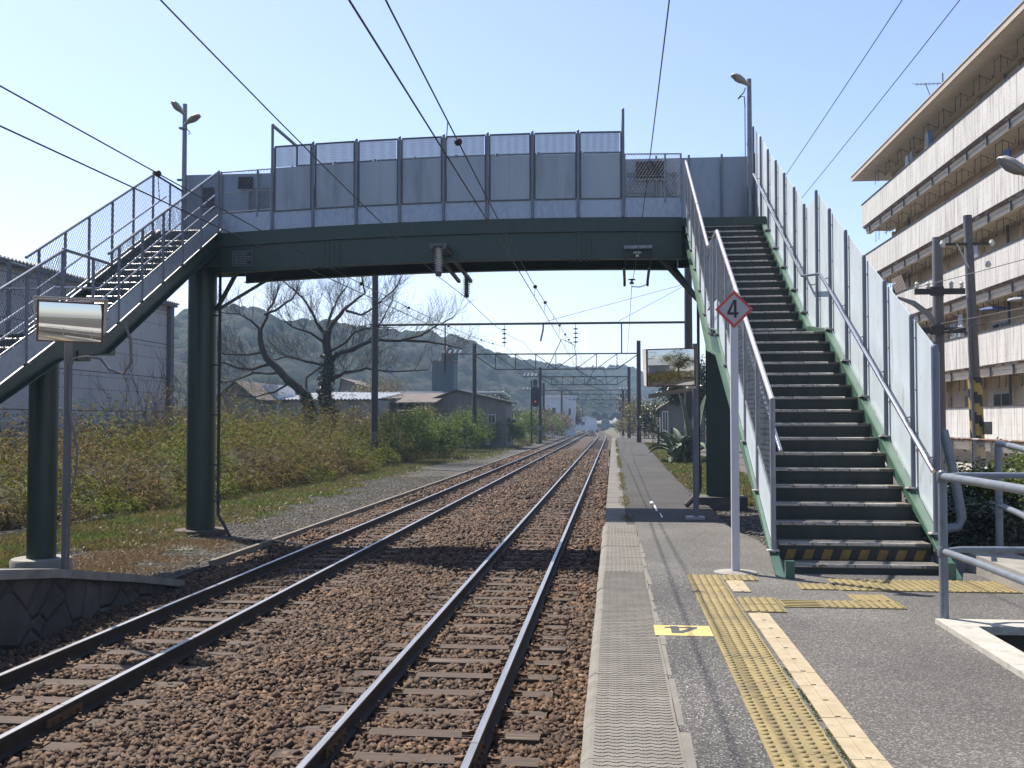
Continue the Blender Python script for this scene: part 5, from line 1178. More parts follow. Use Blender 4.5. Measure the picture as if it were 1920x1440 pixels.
b = MB(); b.box(-26.4, -18.8, 80, 90, -.2, 4.0); b.build('wall', mat('pale_sheet', (.36, .35, .34), (.44, .43, .42), .6, stretch=(6, 6, .3)), t)
b = MB()
for i in range(26): x = -26.6 + .305 * i; b.prism([(x, 79.6, 3.95), (x + .15, 79.6, 4.05), (x + .305, 79.6, 3.95), (x + .305, 79.6, 4.0), (x + .15, 79.6, 4.1), (x, 79.6, 4.0)], (0, 10.5, .75))
b.build('roof', M['roof_pale'], t); b = MB(); b.box(-27.7, -26.402, 79.7, 84, -.2, 5.2); b.box(-27.3, -26.9, 79.6, 79.69, 3.0, 3.9); b.build('annex', M['white_wall'], t)
t = thing('open_shed', (-19.5, 88, -.13), 'long open fronted shed with a brown roof behind the dark mast', 'building')
b = MB(); b.prism([(-23.4, 86, 3.75), (-14.9, 86, 3.75), (-14.9, 86, 3.9), (-23.4, 86, 3.9)], (0, 9, 1.0)); b.prism([(-23.4, 85.4, 3.05), (-16.8, 85.4, 3.05), (-16.8, 85.4, 3.18), (-23.4, 85.4, 3.18)], (0, 3, .45)); b.build('roof', M['roof_brown'], t)
b = MB(); b.box(-23.2, -15, 94, 94.3, -.2, 4.6); b.box(-23.3, -23.1, 86.2, 94, -.2, 3.8); b.build('wall', M['shaded_inside'], t)
for x in (-22.5, -20.4, -18.2, -16.2): b = MB(); b.box(x - .08, x + .08, 86.3, 86.46, -.2, 3.78); b.build('post', M['brown_wall'], t)
b = MB(); b.tube([(-30, 106, 5.2), (-11.2, 106, 5.2), (-10.6, 106, 4.7)], .12, 8); tag(b.build('overhead_pipe', M['roof_pale'], smooth=True), 'pale overhead pipe running along behind the sheds', 'pipe')
gable('workshop', -16.4, -9.3, 90, 95, -.13, 3.95, 4.95, M['brown_wall'], M['roof_brown'], 'brown boarded workshop with a wide gable beside the second mast', apex=-13.7, over=.4, wins=[(-12.4, 2.35, 1.0, .9), (-10.6, 2.5, .7, .8)], door=(-15.6, -14.4, 0.2))
b = MB(); b.box(-16.2, -14.0, 89.93, 89.98, -.2, 3.3); tag(b.build('metal_sheet', M['grey_wall']), 'plain grey sheet leaning on the workshop gable', 'sheet')
t = thing('silo', (-16.7, 108, -.13), 'square blue grey silo with a rusty top behind the workshop', 'silo')
bl = mat('silo_blue', (.085, .14, .17), (.12, .18, .21), .6, rough=.7, stretch=(3, 3, .4), c3=(.17, .14, .11), scale3=.7, lo3=.58, hi3=.7)
b = MB(); b.box(-18.9, -16.6, 107, 109.4, 5.4, 8.45); b.build('bin', bl, t); b = MB(); b.box(-18.95, -16.4, 106.9, 109.5, 2, 5.3); b.build('base', mat('silo_base', (.05, .13, .25), (.07, .17, .30), .8), t)
b = MB(); b.box(-18.98, -16.5, 106.95, 109.45, 8.45, 8.6); b.build('lid', M['apt_rust'], t)
b = MB(); b.lathe((-17.3, 108, 8.6), [(.35, 0), (.5, .6), (.45, 1.2), (.3, 1.5), (.1, 1.9)], 10); b.box(-18.0, -17.6, 107.5, 108.5, 8.6, 9.5); b.build('blower', M['steel_grey'], t)
b = MB(); b.box(-16.9, -16.3, 107.2, 108.2, 8.7, 9.7); b.build('hopper', mat('hopper_green', (.06, .17, .14), (.08, .21, .17), 2), t)
for x in (-16.95, -16.3): b = MB(); b.tube([(x, 107.3, 5.3), (x, 107.3, 9.5)], .05, 5); b.build('leg', M['steel_grey'], t)
gable('brown_house', -32.3, -27.2, 120, 128, 0, 5.6, 7.2, M['brown_wall'], M['roof_brown'], 'brown house with a pitched roof seen between the trunk and the mast', apex=-32.0, over=.5, wins=[(-30.3, 4.7, 1.2, .9)])
t = thing('white_building', (-9, 172, 0), 'white two storey flat roofed building beside the line', 'building')
b = MB(); b.box(-11.9, -6.5, 170, 181, -.2, 6.2); b.box(-7.9, -6.2, 169.4, 170, -.2, 6.35); b.build('wall', M['white_wall'], t)
b = MB(); b.box(-12.05, -8.0, 169.85, 169.99, 5.95, 6.35); b.box(-12.05, -6.35, 170.0, 181.1, 6.2, 6.4); b.build('parapet', M['white_wall'], t)
for x, z, w_, h_ in ((-10.9, 3.7, .7, .9), (-9.6, 3.9, .9, 1.0), (-8.6, 3.35, 1.5, .6), (-7.1, 3.7, .3, 1.2)):
    b = MB(); b.box(x - w_ / 2, x + w_ / 2, 169.3 if x > -8 else 169.95, 169.36 if x > -8 else 169.99, z - h_ / 2, z + h_ / 2); b.build('window', M['win_glass'], t)
b = MB(); b.box(-11.6, -8.1, 169.2, 169.84, 2.9, 3.05); b.box(-9.4, -8.1, 169.2, 169.26, 3.05, 4.5); b.build('canopy', M['white_wall'], t)
gable('small_house', 3.4, 6.6, 76, 84, .4, 3.2, 4.2, M['grey_wall'], M['roof_brown'], 'small grey house behind the evergreen on the right', wins=[(3.75, 2.3, .45, 1.5)])
b = MB(); b.box(-3.8, -1.2, 330, 336, 0, 2.7); b.mi = 1; b.box(-3.7, -1.3, 329.9, 329.99, 1.3, 2.3); tag(b.build('far_van', [mat('van_blue', (.16, .32, .36)), M['win_glass']]), 'tiny blue green van far away where the line bends', 'van')
for x, y, w_, h_, label in ((-34, 140, 5, 5.0, 'distant pale house left of the bare tree'), (-6.5, 250, 5, 3.6, 'tiny pale house far beyond the white building'), (-33, 110, 4, 4.6, 'small house with a reddish roof behind the factory corner')):
    gable('house', x - w_ / 2, x + w_ / 2, y, y + 7, -.1, h_ * .75, h_, M['grey_wall'] if y < 200 else M['white_wall'], mat('red_roof', (.24, .10, .075), (.30, .13, .09), 1) if 'red' in label else M['roof_brown'], label, wins=[(x - .8, h_ * .45, 1, 1)])

# ------------------------------------------------------------------ plants
SASA_G = [(.05, .085, .008), (.13, .19, .016), (.20, .26, .022), (.28, .29, .035), (.10, .15, .012), (.36, .32, .10), (.16, .23, .018)]
SASA_B = [(.16, .095, .034), (.25, .16, .058), (.30, .21, .085), (.11, .07, .024), (.18, .19, .02), (.34, .25, .11)]
M['sasa'] = leafmat('bamboo_leaf', SASA_G, trans=.42, rough=.6, patch=SASA_B, pscale=.30, spec=.08)
M['grass'] = leafmat('grass_blade', [(.10, .18, .02), (.16, .25, .03), (.21, .28, .045), (.09, .13, .02), (.27, .28, .08)], trans=.4, rough=.5, patch=[(.26, .17, .075), (.33, .24, .11), (.20, .20, .05), (.16, .23, .04)], pscale=.55)
M['dry'] = leafmat('dry_grass', [(.32, .20, .09), (.40, .27, .13), (.25, .16, .075), (.36, .28, .15)], trans=.3, rough=.6)
M['shrub'] = leafmat('shrub_leaf', [(.09, .14, .018), (.15, .22, .025), (.22, .30, .035), (.045, .09, .018), (.22, .29, .05)], trans=.35, rough=.6, spec=.2)
M['shrub_b'] = leafmat('brown_shrub_leaf', [(.17, .12, .07), (.24, .17, .10), (.13, .10, .05), (.20, .19, .07), (.29, .21, .14)], trans=.25, rough=.6)
M['ever'] = leafmat('evergreen_leaf', [(.018, .04, .012), (.035, .065, .02), (.055, .09, .03), (.025, .05, .018), (.11, .13, .06)], trans=.15, rough=.35)
M['yellowish'] = leafmat('yellow_green_leaf', [(.16, .17, .035), (.22, .21, .05), (.27, .22, .06), (.11, .13, .03), (.20, .15, .05)], trans=.3, rough=.5)
M['bark'] = mat('bark', (.036, .029, .023), (.068, .055, .044), 5, rough=.9, stretch=(1, 1, .3), c3=(.12, .10, .085), scale3=2.2, bump=.4, bscale=14)
M['twig'] = mat('twig', (.042, .033, .027), (.075, .06, .048), 2, rough=.85)
M['stalk'] = mat('stalk', (.22, .16, .10), (.32, .25, .17), 3, rough=.8)

# bamboo grass thicket
def thick_h(x, y):
    """height of the thicket over the field and distance behind its edge"""
    edge = -10.7 - 1.2 * vnoise(x * 0, y, 4, 1) - .7 * vnoise(x, y, 1.3, 7) + -np.clip((34 - y) * .11, 0, 1.5)
    d = edge - x
    h = .95 + .75 * vnoise(x, y, 6, 2) + .65 * vnoise(x, y, 2.4, 3) + .45 * vnoise(x, y, .9, 4) + np.clip((y - 26) / 20, 0, 1) * .75 - np.where(x < -19, .25, 0)
    return h * (.22 + .78 * np.clip(d / 2.4, 0, 1)) , d
ns = 20000; sy = 15.5 + 62 * rng.uniform(0, 1, ns) ** 1.5; sx = -10.5 - (8 + .42 * sy) * rng.uniform(0, 1, ns) ** 1.6
sh, sdist = thick_h(sx, sy); k = (sdist > -.05) & (vnoise(sx, sy, .8, 31) > .22); sx, sy, sh = sx[k], sy[k], sh[k] * np.where(rng.uniform(0, 1, k.sum()) < .08, 1.45, rng.uniform(.6, 1.16, k.sum())); ns = len(sx)
per = 15; lean = rng.normal(0, .16, (ns, 2)); f = rng.uniform(.22, 1, (ns, per)) ** .8
x = (sx[:, None] + lean[:, :1] * sh[:, None] * f).ravel(); y = (sy[:, None] + lean[:, 1:] * sh[:, None] * f).ravel(); z = (-.13 + sh[:, None] * f).ravel()
n = len(x); D = unit(n, -.15, .75); L_ = rng.uniform(.10, .21, n) * (1 + y / 75)
V, Q = leaves(np.stack([x, y, z], 1), D, L_, L_ * .16, .45)
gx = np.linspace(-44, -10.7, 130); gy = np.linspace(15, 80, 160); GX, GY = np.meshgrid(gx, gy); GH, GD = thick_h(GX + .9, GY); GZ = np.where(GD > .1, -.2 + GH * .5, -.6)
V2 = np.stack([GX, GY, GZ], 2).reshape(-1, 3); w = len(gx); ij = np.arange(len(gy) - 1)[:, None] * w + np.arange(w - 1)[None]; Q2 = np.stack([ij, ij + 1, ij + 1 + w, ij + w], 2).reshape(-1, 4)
core = mat('thicket_shade', (.022, .022, .008), (.04, .037, .014), 2.5, rough=1, bump=1, bscale=9)  # dark sheet under the leaves, deep shade between stems put into its colour
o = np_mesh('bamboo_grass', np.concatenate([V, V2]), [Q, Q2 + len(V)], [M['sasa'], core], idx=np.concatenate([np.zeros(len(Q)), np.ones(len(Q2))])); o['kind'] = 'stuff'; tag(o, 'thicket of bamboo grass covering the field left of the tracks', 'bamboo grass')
b = MB()
for i in range(420):
    yy_ = rng.uniform(16, 50); xx = -11.2 - rng.uniform(0, 14); hh, dd = thick_h(np.array(xx), np.array(yy_))
    if dd < .3: continue
    a = rng.uniform(-.5, .5, 2); hh = float(hh); b.tube([(xx, yy_, .1), (xx + a[0] * .3, yy_ + a[1] * .3, hh * .7), (xx + a[0] * .9, yy_ + a[1] * .9, hh + rng.uniform(-.1, .45))], [.008, .006, .003], 3, False)
o = b.build('dry_stalks', M['stalk']); o['kind'] = 'stuff'; tag(o, 'dry stalks poking out of the bamboo grass', 'dry stalks')

m2 = 16000; y = rng.uniform(-32, 15, m2); x = -11.5 - 14 * rng.uniform(0, 1, m2); z = -.13 + (1.4 + vnoise(x, y, 3, 5)) * rng.uniform(.2, 1, m2); V, Q = leaves(np.stack([x, y, z], 1), unit(m2, -.3, .8), rng.uniform(.3, .55, m2), .1, .3)
o = np_mesh('bamboo_grass', V, Q, M['sasa']); o['kind'] = 'stuff'; tag(o, 'thicket of bamboo grass behind the stone platform', 'bamboo grass')
def blades(name, n, fx, fy, ok, hgt, m, label, z0):
    x, y = fx(n), fy(n); k = ok(x, y); x, y = x[k], y[k]; D = unit(len(x), .45, 1); L_ = rng.uniform(.5, 1.1, len(x)) * hgt
    V, Q = leaves(np.stack([x, y, np.full(len(x), z0) if np.isscalar(z0) else z0(x, y)], 1), D, L_, np.clip(L_ * .11, .006, .03), .25)
    o = np_mesh(name, V, Q, m); o['kind'] = 'stuff'; return tag(o, label, 'grass')
U = lambda a, b_: (lambda n: rng.uniform(a, b_, n))
blades('grass', 110000, lambda n: -8.5 - 4.2 * rng.uniform(0, 1, n) ** .7, lambda n: 16 + 66 * rng.uniform(0, 1, n) ** 1.5, lambda x, y: (vnoise(x, y, 1.6, 6) * .6 + vnoise(x, y, .5, 8) * .4 > .34 + np.clip((x + 10.4) * .26, -.3, .5)), .25, M['grass'], 'short green grass along the edge of the thicket', -.13)
blades('verge_grass', 30000, lambda n: -8.1 - 4.5 * rng.uniform(0, 1, n) ** .8, lambda n: 66 + 80 * rng.uniform(0, 1, n) ** 1.2, lambda x, y: vnoise(x, y, 2.5, 26) > .22, .42, M['grass'], 'longer grass verge below the far shrubs', -.13)
blades('dry_grass', 16000, lambda n: rng.normal(-8.7, .75, n), lambda n: rng.uniform(15.5, 21.0, n), lambda x, y: (x < -7.3) & (x > -10.6) & (vnoise(x, y, .7, 12) > .42) & ~((np.abs(x + 9.1) < .5) & (np.abs(y - 22.2) < .5)), .13, M['dry'], 'patch of dry straw coloured grass near the round column', -.13)
blades('grass_tufts', 16000, lambda n: rng.uniform(-9.6, -7.3, n), lambda n: rng.uniform(17, 75, n), lambda x, y: vnoise(x, y, .55, 14) > .66, .13, M['grass'], 'scattered grass tufts on the gravel path', -.13)
blades('platform_grass', 60000, lambda n: 1.7 + 2.7 * rng.uniform(0, 1, n), lambda n: 23 + 60 * rng.uniform(0, 1, n) ** 1.3, lambda x, y: (vnoise(x, y, 1.5, 16) > .30) & (x > 1.8 + np.clip((y - 30) * .012, 0, 1)), .24, M['grass'], 'grass along the inner edge of the old platform', .52)
blades('seam_grass', 7000, lambda n: rng.normal(.24, .05, n), lambda n: 18 + 70 * rng.uniform(0, 1, n), lambda x, y: (vnoise(x * 0, y, 2.2, 18) > .45) & (x > .02), .10, M['grass'], 'thin line of grass in the seam of the old platform', .645)
blades('ballast_weeds', 2600, lambda n: rng.uniform(-.9, -.2, n), lambda n: 10 + 70 * rng.uniform(0, 1, n), lambda x, y: vnoise(x, y, .5, 21) > .70, .12, M['grass'], 'small weeds between the stones by the platform wall', -.18)

def clump(name, c, r, n, leaf, m, label, cat, group=None, trunk=None, K=26, asp=.35, seed=0, squash=.8):
    """crown of many leaves gathered in uneven clumps, on visible stems"""
    c = np.array(c, float); r = np.array(r, float); t = thing(name, (c[0], c[1], c[2] - r[2] if trunk is None else trunk[0]), label, cat, group)
    cc = unit(K, -.55, 1) * rng.uniform(.45, .95, K)[:, None]; cr = rng.uniform(.22, .42, K)
    i = rng.integers(0, K, n); p = cc[i] + rng.normal(0, 1, (n, 3)) * cr[i][:, None] * .55; p = p[(np.linalg.norm(p, axis=1) < 1.25)]
    C = c + p * r; D = unit(len(C), -.4, .9); L_ = leaf * rng.uniform(.6, 1.3, len(C)); V, Q = leaves(C, D, L_, L_ * asp * 1.4, .3); np_mesh('crown' if trunk else 'foliage', V, Q, m, parent=t)
    b = MB(); z0 = trunk[0] if trunk else c[2] - r[2]; rr = trunk[1] if trunk else .03
    b.tube([(c[0], c[1], z0 - .15), (c[0] + .05, c[1], (z0 + c[2]) / 2), (c[0], c[1], c[2])], [rr, rr * .8, rr * .5], 8)
    for j in range(0, K, 2):
        q = c + cc[j] * r * .9; s_ = c + np.array([0, 0, (cc[j][2] - .8) * r[2] * .5]); s_[2] = max(s_[2], z0 + .1); b.tube([tuple(s_), tuple((s_ + q) / 2 + [0, 0, .08 * r[2]]), tuple(q)], [rr * .5, rr * .3, rr * .12], 5)
    b.build('trunk' if trunk else 'stems', M['bark'], t, smooth=True); return t
SH = 'shrubs at the foot of the sheds'
for a in (((-12.6, 60, 1.2), (2.0, 2.6, 1.6), 6500, .15, M['shrub'], 'bright green shrub just right of the dark mast', 1), ((-11.2, 66, 1.0), (1.5, 2.6, 1.2), 5500, .15, M['shrub'], 'low green shrub next along from the dark mast', 1), ((-13.8, 72, 1.4), (2.4, 3, 1.8), 7000, .17, M['shrub'], 'large green shrub below the brown workshop', 1),
          ((-11.0, 77, 1.1), (1.7, 2.5, 1.4), 5000, .16, M['shrub'], 'green shrub in front of the second mast', 1), ((-12.4, 86, 1.5), (2.2, 3, 2.0), 6000, .18, M['shrub'], 'tall green shrub behind the second mast', 1), ((-10.2, 92, 1.2), (1.8, 3, 1.6), 5000, .19, M['shrub'], 'green shrub between the workshop and the red signal', 1),
          ((-10.0, 102, 1.1), (1.5, 3.5, 1.5), 4500, .2, M['shrub'], 'low green shrub at the white post with the blue disc', 1), ((-9.8, 114, 1.5), (2.2, 5, 1.9), 5500, .21, M['shrub'], 'green shrub behind the red signal post', 1), ((-16.5, 66, 1.7), (2.0, 2.5, 1.5), 4200, .14, M['shrub_b'], 'brown withered shrub beside the bare tree', 0),
          ((-14.8, 80, 2.0), (1.8, 2, 1.5), 4200, .15, M['shrub_b'], 'brown withered shrub before the workshop wall', 0), ((-11.6, 97, 1.7), (1.8, 2.5, 1.9), 4500, .17, M['shrub_b'], 'brown withered shrub at the workshop corner', 0), ((-9.0, 128, 1.8), (2.4, 5, 2.1), 5200, .2, M['shrub_b'], 'brown hedge like shrub below the white building', 0), ((-8.4, 143, 1.5), (2.0, 6, 1.7), 4200, .22, M['shrub'], 'green patch of shrub below the white building', 0), ((-8.2, 158, 1.5), (2.0, 6, 1.8), 4200, .22, M['shrub_b'], 'brown shrub before the white building corner', 0), ((-7.6, 178, 1.7), (2.0, 8, 2.1), 4200, .25, M['shrub_b'], 'farthest brown shrub at the left of the bend', 0)):
    clump('shrub', a[0], a[1], a[2], a[3], a[4], a[5], 'shrub', SH)
clump('round_tree', (-17, 152, 4.2), (3.2, 3, 2.6), 5200, .3, M['ever'], 'dark round evergreen left of the white building', 'tree', None, (0, .2))
clump('round_tree', (-8.5, 195, 3.6), (3.2, 4, 3.4), 5000, .3, M['yellowish'], 'yellowish tree right of the white building', 'tree', None, (0, .2))
clump('round_tree', (-27, 118, 4.0), (4, 3, 3.2), 4000, .3, M['yellowish'], 'pale tree behind the open shed', 'tree', None, (0, .2))
clump('bare_bush', (-21, 92, 4.5), (2.2, 2, 1.6), 2600, .12, M['shrub_b'], 'brown twiggy bush rising over the open shed roof', 'bush', None, (0, .06))
RB = 'bushes right of the old platform'
clump('bush', (3.2, 108, 2.5), (2.3, 3, 2.4), 6500, .2, M['yellowish'], 'yellow green bush behind the barrier', 'bush', RB); clump('bush', (1.6, 125, 1.4), (1.6, 4, 1.3), 3600, .2, M['shrub_b'], 'brown bush left of the barrier', 'bush', RB)
clump('bush', (4.5, 95, 2.2), (1.4, 2, 2.0), 4600, .16, M['yellowish'], 'yellow green bush right of the dark mast beyond the barrier', 'bush', RB); clump('bush', (2.9, 78, 2.2), (.85, 1, 1.9), 4200, .12, M['ever'], 'narrow dark green bush left of the small house', 'bush', RB)
clump('evergreen_tree', (4.5, 63, 4.1), (1.7, 1.6, 2.0), 12000, .16, M['ever'], 'dark leafy evergreen tree behind the wide mirror', 'tree', None, (.5, .14), K=34)
clump('evergreen_tree', (7.5, 88, 4), (2.5, 2.5, 3), 5000, .2, M['ever'], 'evergreen tree deeper behind the small house', 'tree', None, (.5, .2))
clump('plum_tree', (2.6, 140, 4.2), (2.6, 2.6, 2.0), 3000, .16, leafmat('plum_leaf', [(.20, .13, .13), (.26, .17, .16), (.16, .11, .10)], trans=.2), 'reddish brown tree beyond the mast on the right', 'tree', None, (.3, .15))
HB = 'low hedge bushes behind the ramp'
for i, (x, y, s, lb) in enumerate(((4.9, 15.6, .5, 'dark hedge bush behind the bent tube'), (6.9, 20.5, .6, 'dark hedge bush nearer the netting fence'), (5.9, 17.2, .5, 'dark hedge bush behind the ramp railing posts'), (6.4, 17.3, .95, 'taller green hedge bush at the right edge by the railing'))): clump('hedge_bush', (x, y, .52 + s * .65), (1.0, 1.0, s), 5200, .08, M['ever'] if i < 3 else M['shrub'], lb, 'bush', HB)

for x, y, r_, lb in ((-17, -9, 3.0, 'broad tree behind the camera left of the tracks'), (-22, -2, 2.6, 'smaller tree behind the camera by the stone platform'), (-30, -14, 4.0, 'tall tree deeper behind the camera')): clump('round_tree', (x, y, r_ + .8), (r_, r_, r_), 3500, .28, M['yellowish'], lb, 'tree', None, (0, .2))
for x, y, lb in ((-21, 3, 'white house behind the camera left of the tracks'), (-24, -12, 'second white house behind the camera'), (-18, -20, 'third white house behind the camera')): gable('house', x - 3, x + 3, y, y + 6, -.1, 3.4, 5, M['white_wall'], M['roof_pale'], lb)
# large bare tree
LIMBS = {
  'tl': [(-18.5, 2.9), (-18.8, 3.9), (-19.6, 4.6), (-20.4, 5.3), (-21.0, 5.9), (-21.5, 6.6), (-21.7, 7.4), (-21.7, 8.0)],
  'tr': [(-17.3, 2.8), (-17.6, 3.8), (-17.6, 4.4), (-17.4, 5.5), (-17.4, 6.1), (-17.5, 7.1), (-17.4, 7.9)],
  'l1': [(-21.7, 8.0), (-21.4, 8.7), (-21.4, 9.3), (-21.1, 9.9), (-20.9, 10.9)],
  'l1b': [(-21.4, 8.9), (-20.8, 9.2), (-19.9, 9.9), (-19.6, 10.7)],
  'l2': [(-21.7, 8.0), (-22.1, 8.5), (-22.8, 8.9), (-24.1, 9.0)],
  'l3': [(-21.5, 6.6), (-22.4, 6.4), (-23.6, 6.4), (-24.2, 6.9)],
  'l4': [(-21.0, 5.9), (-22.1, 5.5), (-23.0, 5.6), (-23.7, 5.9), (-24.2, 5.9)],
  'l5': [(-20.4, 5.3), (-22.0, 5.3), (-23.1, 4.8), (-24.2, 4.5)],
  'l6': [(-19.6, 4.8), (-20.6, 4.1), (-21.6, 3.8), (-23.3, 3.9)],
  'r1': [(-17.4, 6.1), (-17.2, 6.1), (-16.6, 6.5), (-15.9, 6.7), (-15.2, 7.0), (-14.3, 7.3), (-12.8, 7.2), (-11.6, 7.5), (-10.6, 8.1), (-9.6, 8.6)],
  'r1b': [(-12.8, 7.3), (-11.3, 7.2), (-10.1, 7.0), (-9.3, 6.8)],
  'r1c': [(-15.2, 7.0), (-14.4, 7.7), (-13.9, 8.5), (-13.4, 9.3)],
  'r2': [(-17.5, 7.1), (-17.7, 7.7), (-18.2, 8.4), (-18.5, 9.1), (-19.0, 9.9), (-20.3, 11.0)],
  'r3': [(-17.4, 7.9), (-16.8, 8.6), (-16.3, 9.1), (-15.6, 9.5), (-14.8, 10.0), (-14.9, 11.0)],
  'r3b': [(-16.3, 9.1), (-15.3, 8.8), (-14.3, 9.3), (-13.1, 10.3), (-12.6, 11.1)],
  'r4': [(-17.4, 7.9), (-17.5, 8.3), (-17.4, 9.3), (-17.2, 9.8), (-16.6, 10.8)],
  'r5': [(-17.5, 7.1), (-18.3, 7.7), (-19.0, 7.9), (-19.5, 8.2)],
  'r6': [(-17.6, 5.6), (-17.9, 5.8), (-18.8, 6.0), (-19.5, 6.2), (-20.0, 6.3), (-20.8, 6.1)],
  'r7': [(-17.5, 4.8), (-17.0, 5.0), (-16.5, 5.3), (-15.9, 5.4), (-15.2, 5.6), (-14.7, 5.5), (-13.3, 5.4), (-11.3, 5.5)],
  'r8': [(-18.8, 3.9), (-18.9, 5.0), (-18.0, 5.8)],
  'r9': [(-17.2, 6.6), (-16.3, 7.2), (-15.9, 7.8), (-14.6, 8.1), (-13.6, 8.1)],
}
t = thing('bare_tree', (-18.0, 62, -.1), 'large leafless tree with ivy covered twin trunks behind the thicket', 'tree')
RAD = {'tl': (.36, .15), 'tr': (.50, .22), 'l1': (.13, .04), 'l1b': (.11, .04), 'l2': (.10, .03), 'l3': (.10, .03), 'l4': (.13, .04), 'l5': (.09, .03), 'l6': (.08, .03), 'r1': (.20, .035), 'r1b': (.11, .03), 'r1c': (.09, .03), 'r2': (.15, .04), 'r3': (.16, .04), 'r3b': (.09, .03), 'r4': (.12, .04), 'r5': (.11, .03), 'r6': (.13, .04), 'r7': (.16, .035), 'r8': (.10, .06), 'r9': (.09, .03)}
tb = MB(); lb_ = MB(); tw = MB(); YO = {k: rnd.uniform(-1.6, 1.6) for k in LIMBS}; YO['tl'] = YO['tr'] = 0
def grow(p, d, L_, r, lvl):
    """a twig that curves upwards and forks"""
    pts = [p]; k = 4; q = p.copy(); dd = d.copy()
    for i in range(k):
        dd = (dd + Vector((rnd.uniform(-.22, .22), rnd.uniform(-.22, .22), rnd.uniform(-.06, .20)))).normalized(); q = q + dd * L_ / k; pts.append(q.copy())
    tw.tube(pts, [r * (1 - .7 * i / k) for i in range(k + 1)], 4 if r > .02 else 3, False)
    if lvl > 0:
        for i in range(1, k + 1):
            for _ in range(2 if lvl > 1 else 2):
                if rnd.random() < .82:
                    a = dd.orthogonal().normalized(); a.rotate(Matrix.Rotation(rnd.uniform(0, 6.28), 3, dd)); nd = (dd * .75 + a * rnd.uniform(.4, .8) + Vector((0, 0, .15))).normalized()
                    grow(pts[i], nd, L_ * rnd.uniform(.42, .62), max(r * .5, .0042), lvl - 1)
for k, pts in LIMBS.items():
    yo = YO[k]; m_ = len(pts); r0, r1 = RAD[k]; P = []
    for i, (x, z) in enumerate(pts):
        f = i / max(1, m_ - 1); P.append(Vector((x + rnd.uniform(-.05, .05), 62 + yo * f + rnd.uniform(-.1, .1), z)))
    if k in ('tl', 'tr'): P.insert(0, Vector((P[0].x + (.25 if k == 'tl' else .1), 62, -.3)))
    Q_ = []
    for a, c in zip(P, P[1:]): Q_ += [a, a.lerp(c, .5) + Vector((rnd.uniform(-.06, .06), rnd.uniform(-.08, .08), rnd.uniform(-.05, .05)))]
    Q_.append(P[-1]); kk = len(Q_) - 1
    (tb if k in ('tl', 'tr') else lb_).tube(Q_, [r0 + (r1 - r0) * (i / kk) ** .8 for i in range(kk + 1)], 9 if k in ('tl', 'tr') else 7)
    if k in ('tl', 'tr', 'r8'): continue
    for i in range(2, len(Q_)):
        f = i / kk; dd = (Q_[i] - Q_[i - 1]).normalized()
        for _ in range(3):
            a = Vector((rnd.uniform(-1, 1), rnd.uniform(-1, 1), rnd.uniform(-.1, 1.1))).normalized(); grow(Q_[i], (dd * rnd.uniform(.4, 1) + a * .8).normalized(), rnd.uniform(1.1, 2.3) * (1.1 - .3 * f), rnd.uniform(.011, .019), 2)
tb.build('trunk', M['bark'], t, smooth=True); lb_.build('limb', M['bark'], t, smooth=True); o = tw.build('twigs', M['twig'], t); o['kind'] = 'stuff'
C = []
for k, zmax, rr in (('tl', 4.8, .52), ('tr', 6.4, .68)):
    pts = [(LIMBS[k][0][0], -.2)] + LIMBS[k]
    for i in range(2600):
        z = rnd.uniform(-.1, zmax); x = float(np.interp(z, [p[1] for p in pts], [p[0] for p in pts])); a = rnd.uniform(0, 6.28); q = rr * rnd.uniform(.5, 1.05) * (1 - .35 * z / zmax); C.append((x + q * math.cos(a), 62 + q * math.sin(a), z))
C = np.array(C); V, Q = leaves(C, unit(len(C), -.6, .6), rng.uniform(.10, .2, len(C)), rng.uniform(.08, .15, len(C)), .3); np_mesh('ivy', V, Q, M['ever'], parent=t)

def twiggy(name, c, R_, H_, n, label, m=None, cat='shrub'):
    b = MB()
    for i in range(n):
        a = rnd.uniform(0, 6.28); s_ = rnd.uniform(.1, 1); p = Vector((c[0] + rnd.uniform(-.4, .4) * R_, c[1] + rnd.uniform(-.4, .4) * R_, c[2])); d = Vector((math.cos(a) * .5 * s_, math.sin(a) * .5 * s_, 1)).normalized(); pts = [p]; L_ = H_ * rnd.uniform(.5, 1)
        for j in range(5):
            d = (d + Vector((rnd.uniform(-.16, .16), rnd.uniform(-.16, .16), rnd.uniform(-.08, .08)))).normalized(); p = p + d * L_ / 5; pts.append(p)
            for _ in range(3):
                e = (d + Vector((rnd.uniform(-.9, .9), rnd.uniform(-.9, .9), rnd.uniform(-.1, .5)))).normalized(); l2 = L_ * rnd.uniform(.10, .24); b.tube([p, p + e * l2 * .5, p + e * l2 + Vector((0, 0, .03))], [.010, .007, .004], 3, False)
        b.tube(pts, [.024, .02, .017, .013, .009, .005], 4, False)
    return tag(b.build(name, m or M['twig']), label, cat)
twiggy('bare_shrub', (-19.3, 42, -.1), 2.6, 4.9, 46, 'tall leafless shrub before the factory wall', mat('red_twig', (.19, .12, .085), (.28, .18, .13), 2))
twiggy('bare_shrub', (-20.5, 50, -.1), 3.0, 4.6, 40, 'leafless shrub at the factory corner near the green column', mat('tan_twig', (.22, .15, .11), (.32, .23, .17), 2))
twiggy('bare_shrub', (-15.2, 68, .2), 2.0, 3.0, 60, 'tangle of pale leafless stems right of the bare tree', mat('pale_twig', (.26, .20, .16), (.36, .28, .23), 2))
twiggy('bare_shrub', (-13.9, 86, .2), 2.0, 3.4, 50, 'tangle of leafless stems against the workshop gable', mat('pale_twig', (.28, .21, .17), (.38, .30, .24), 2))
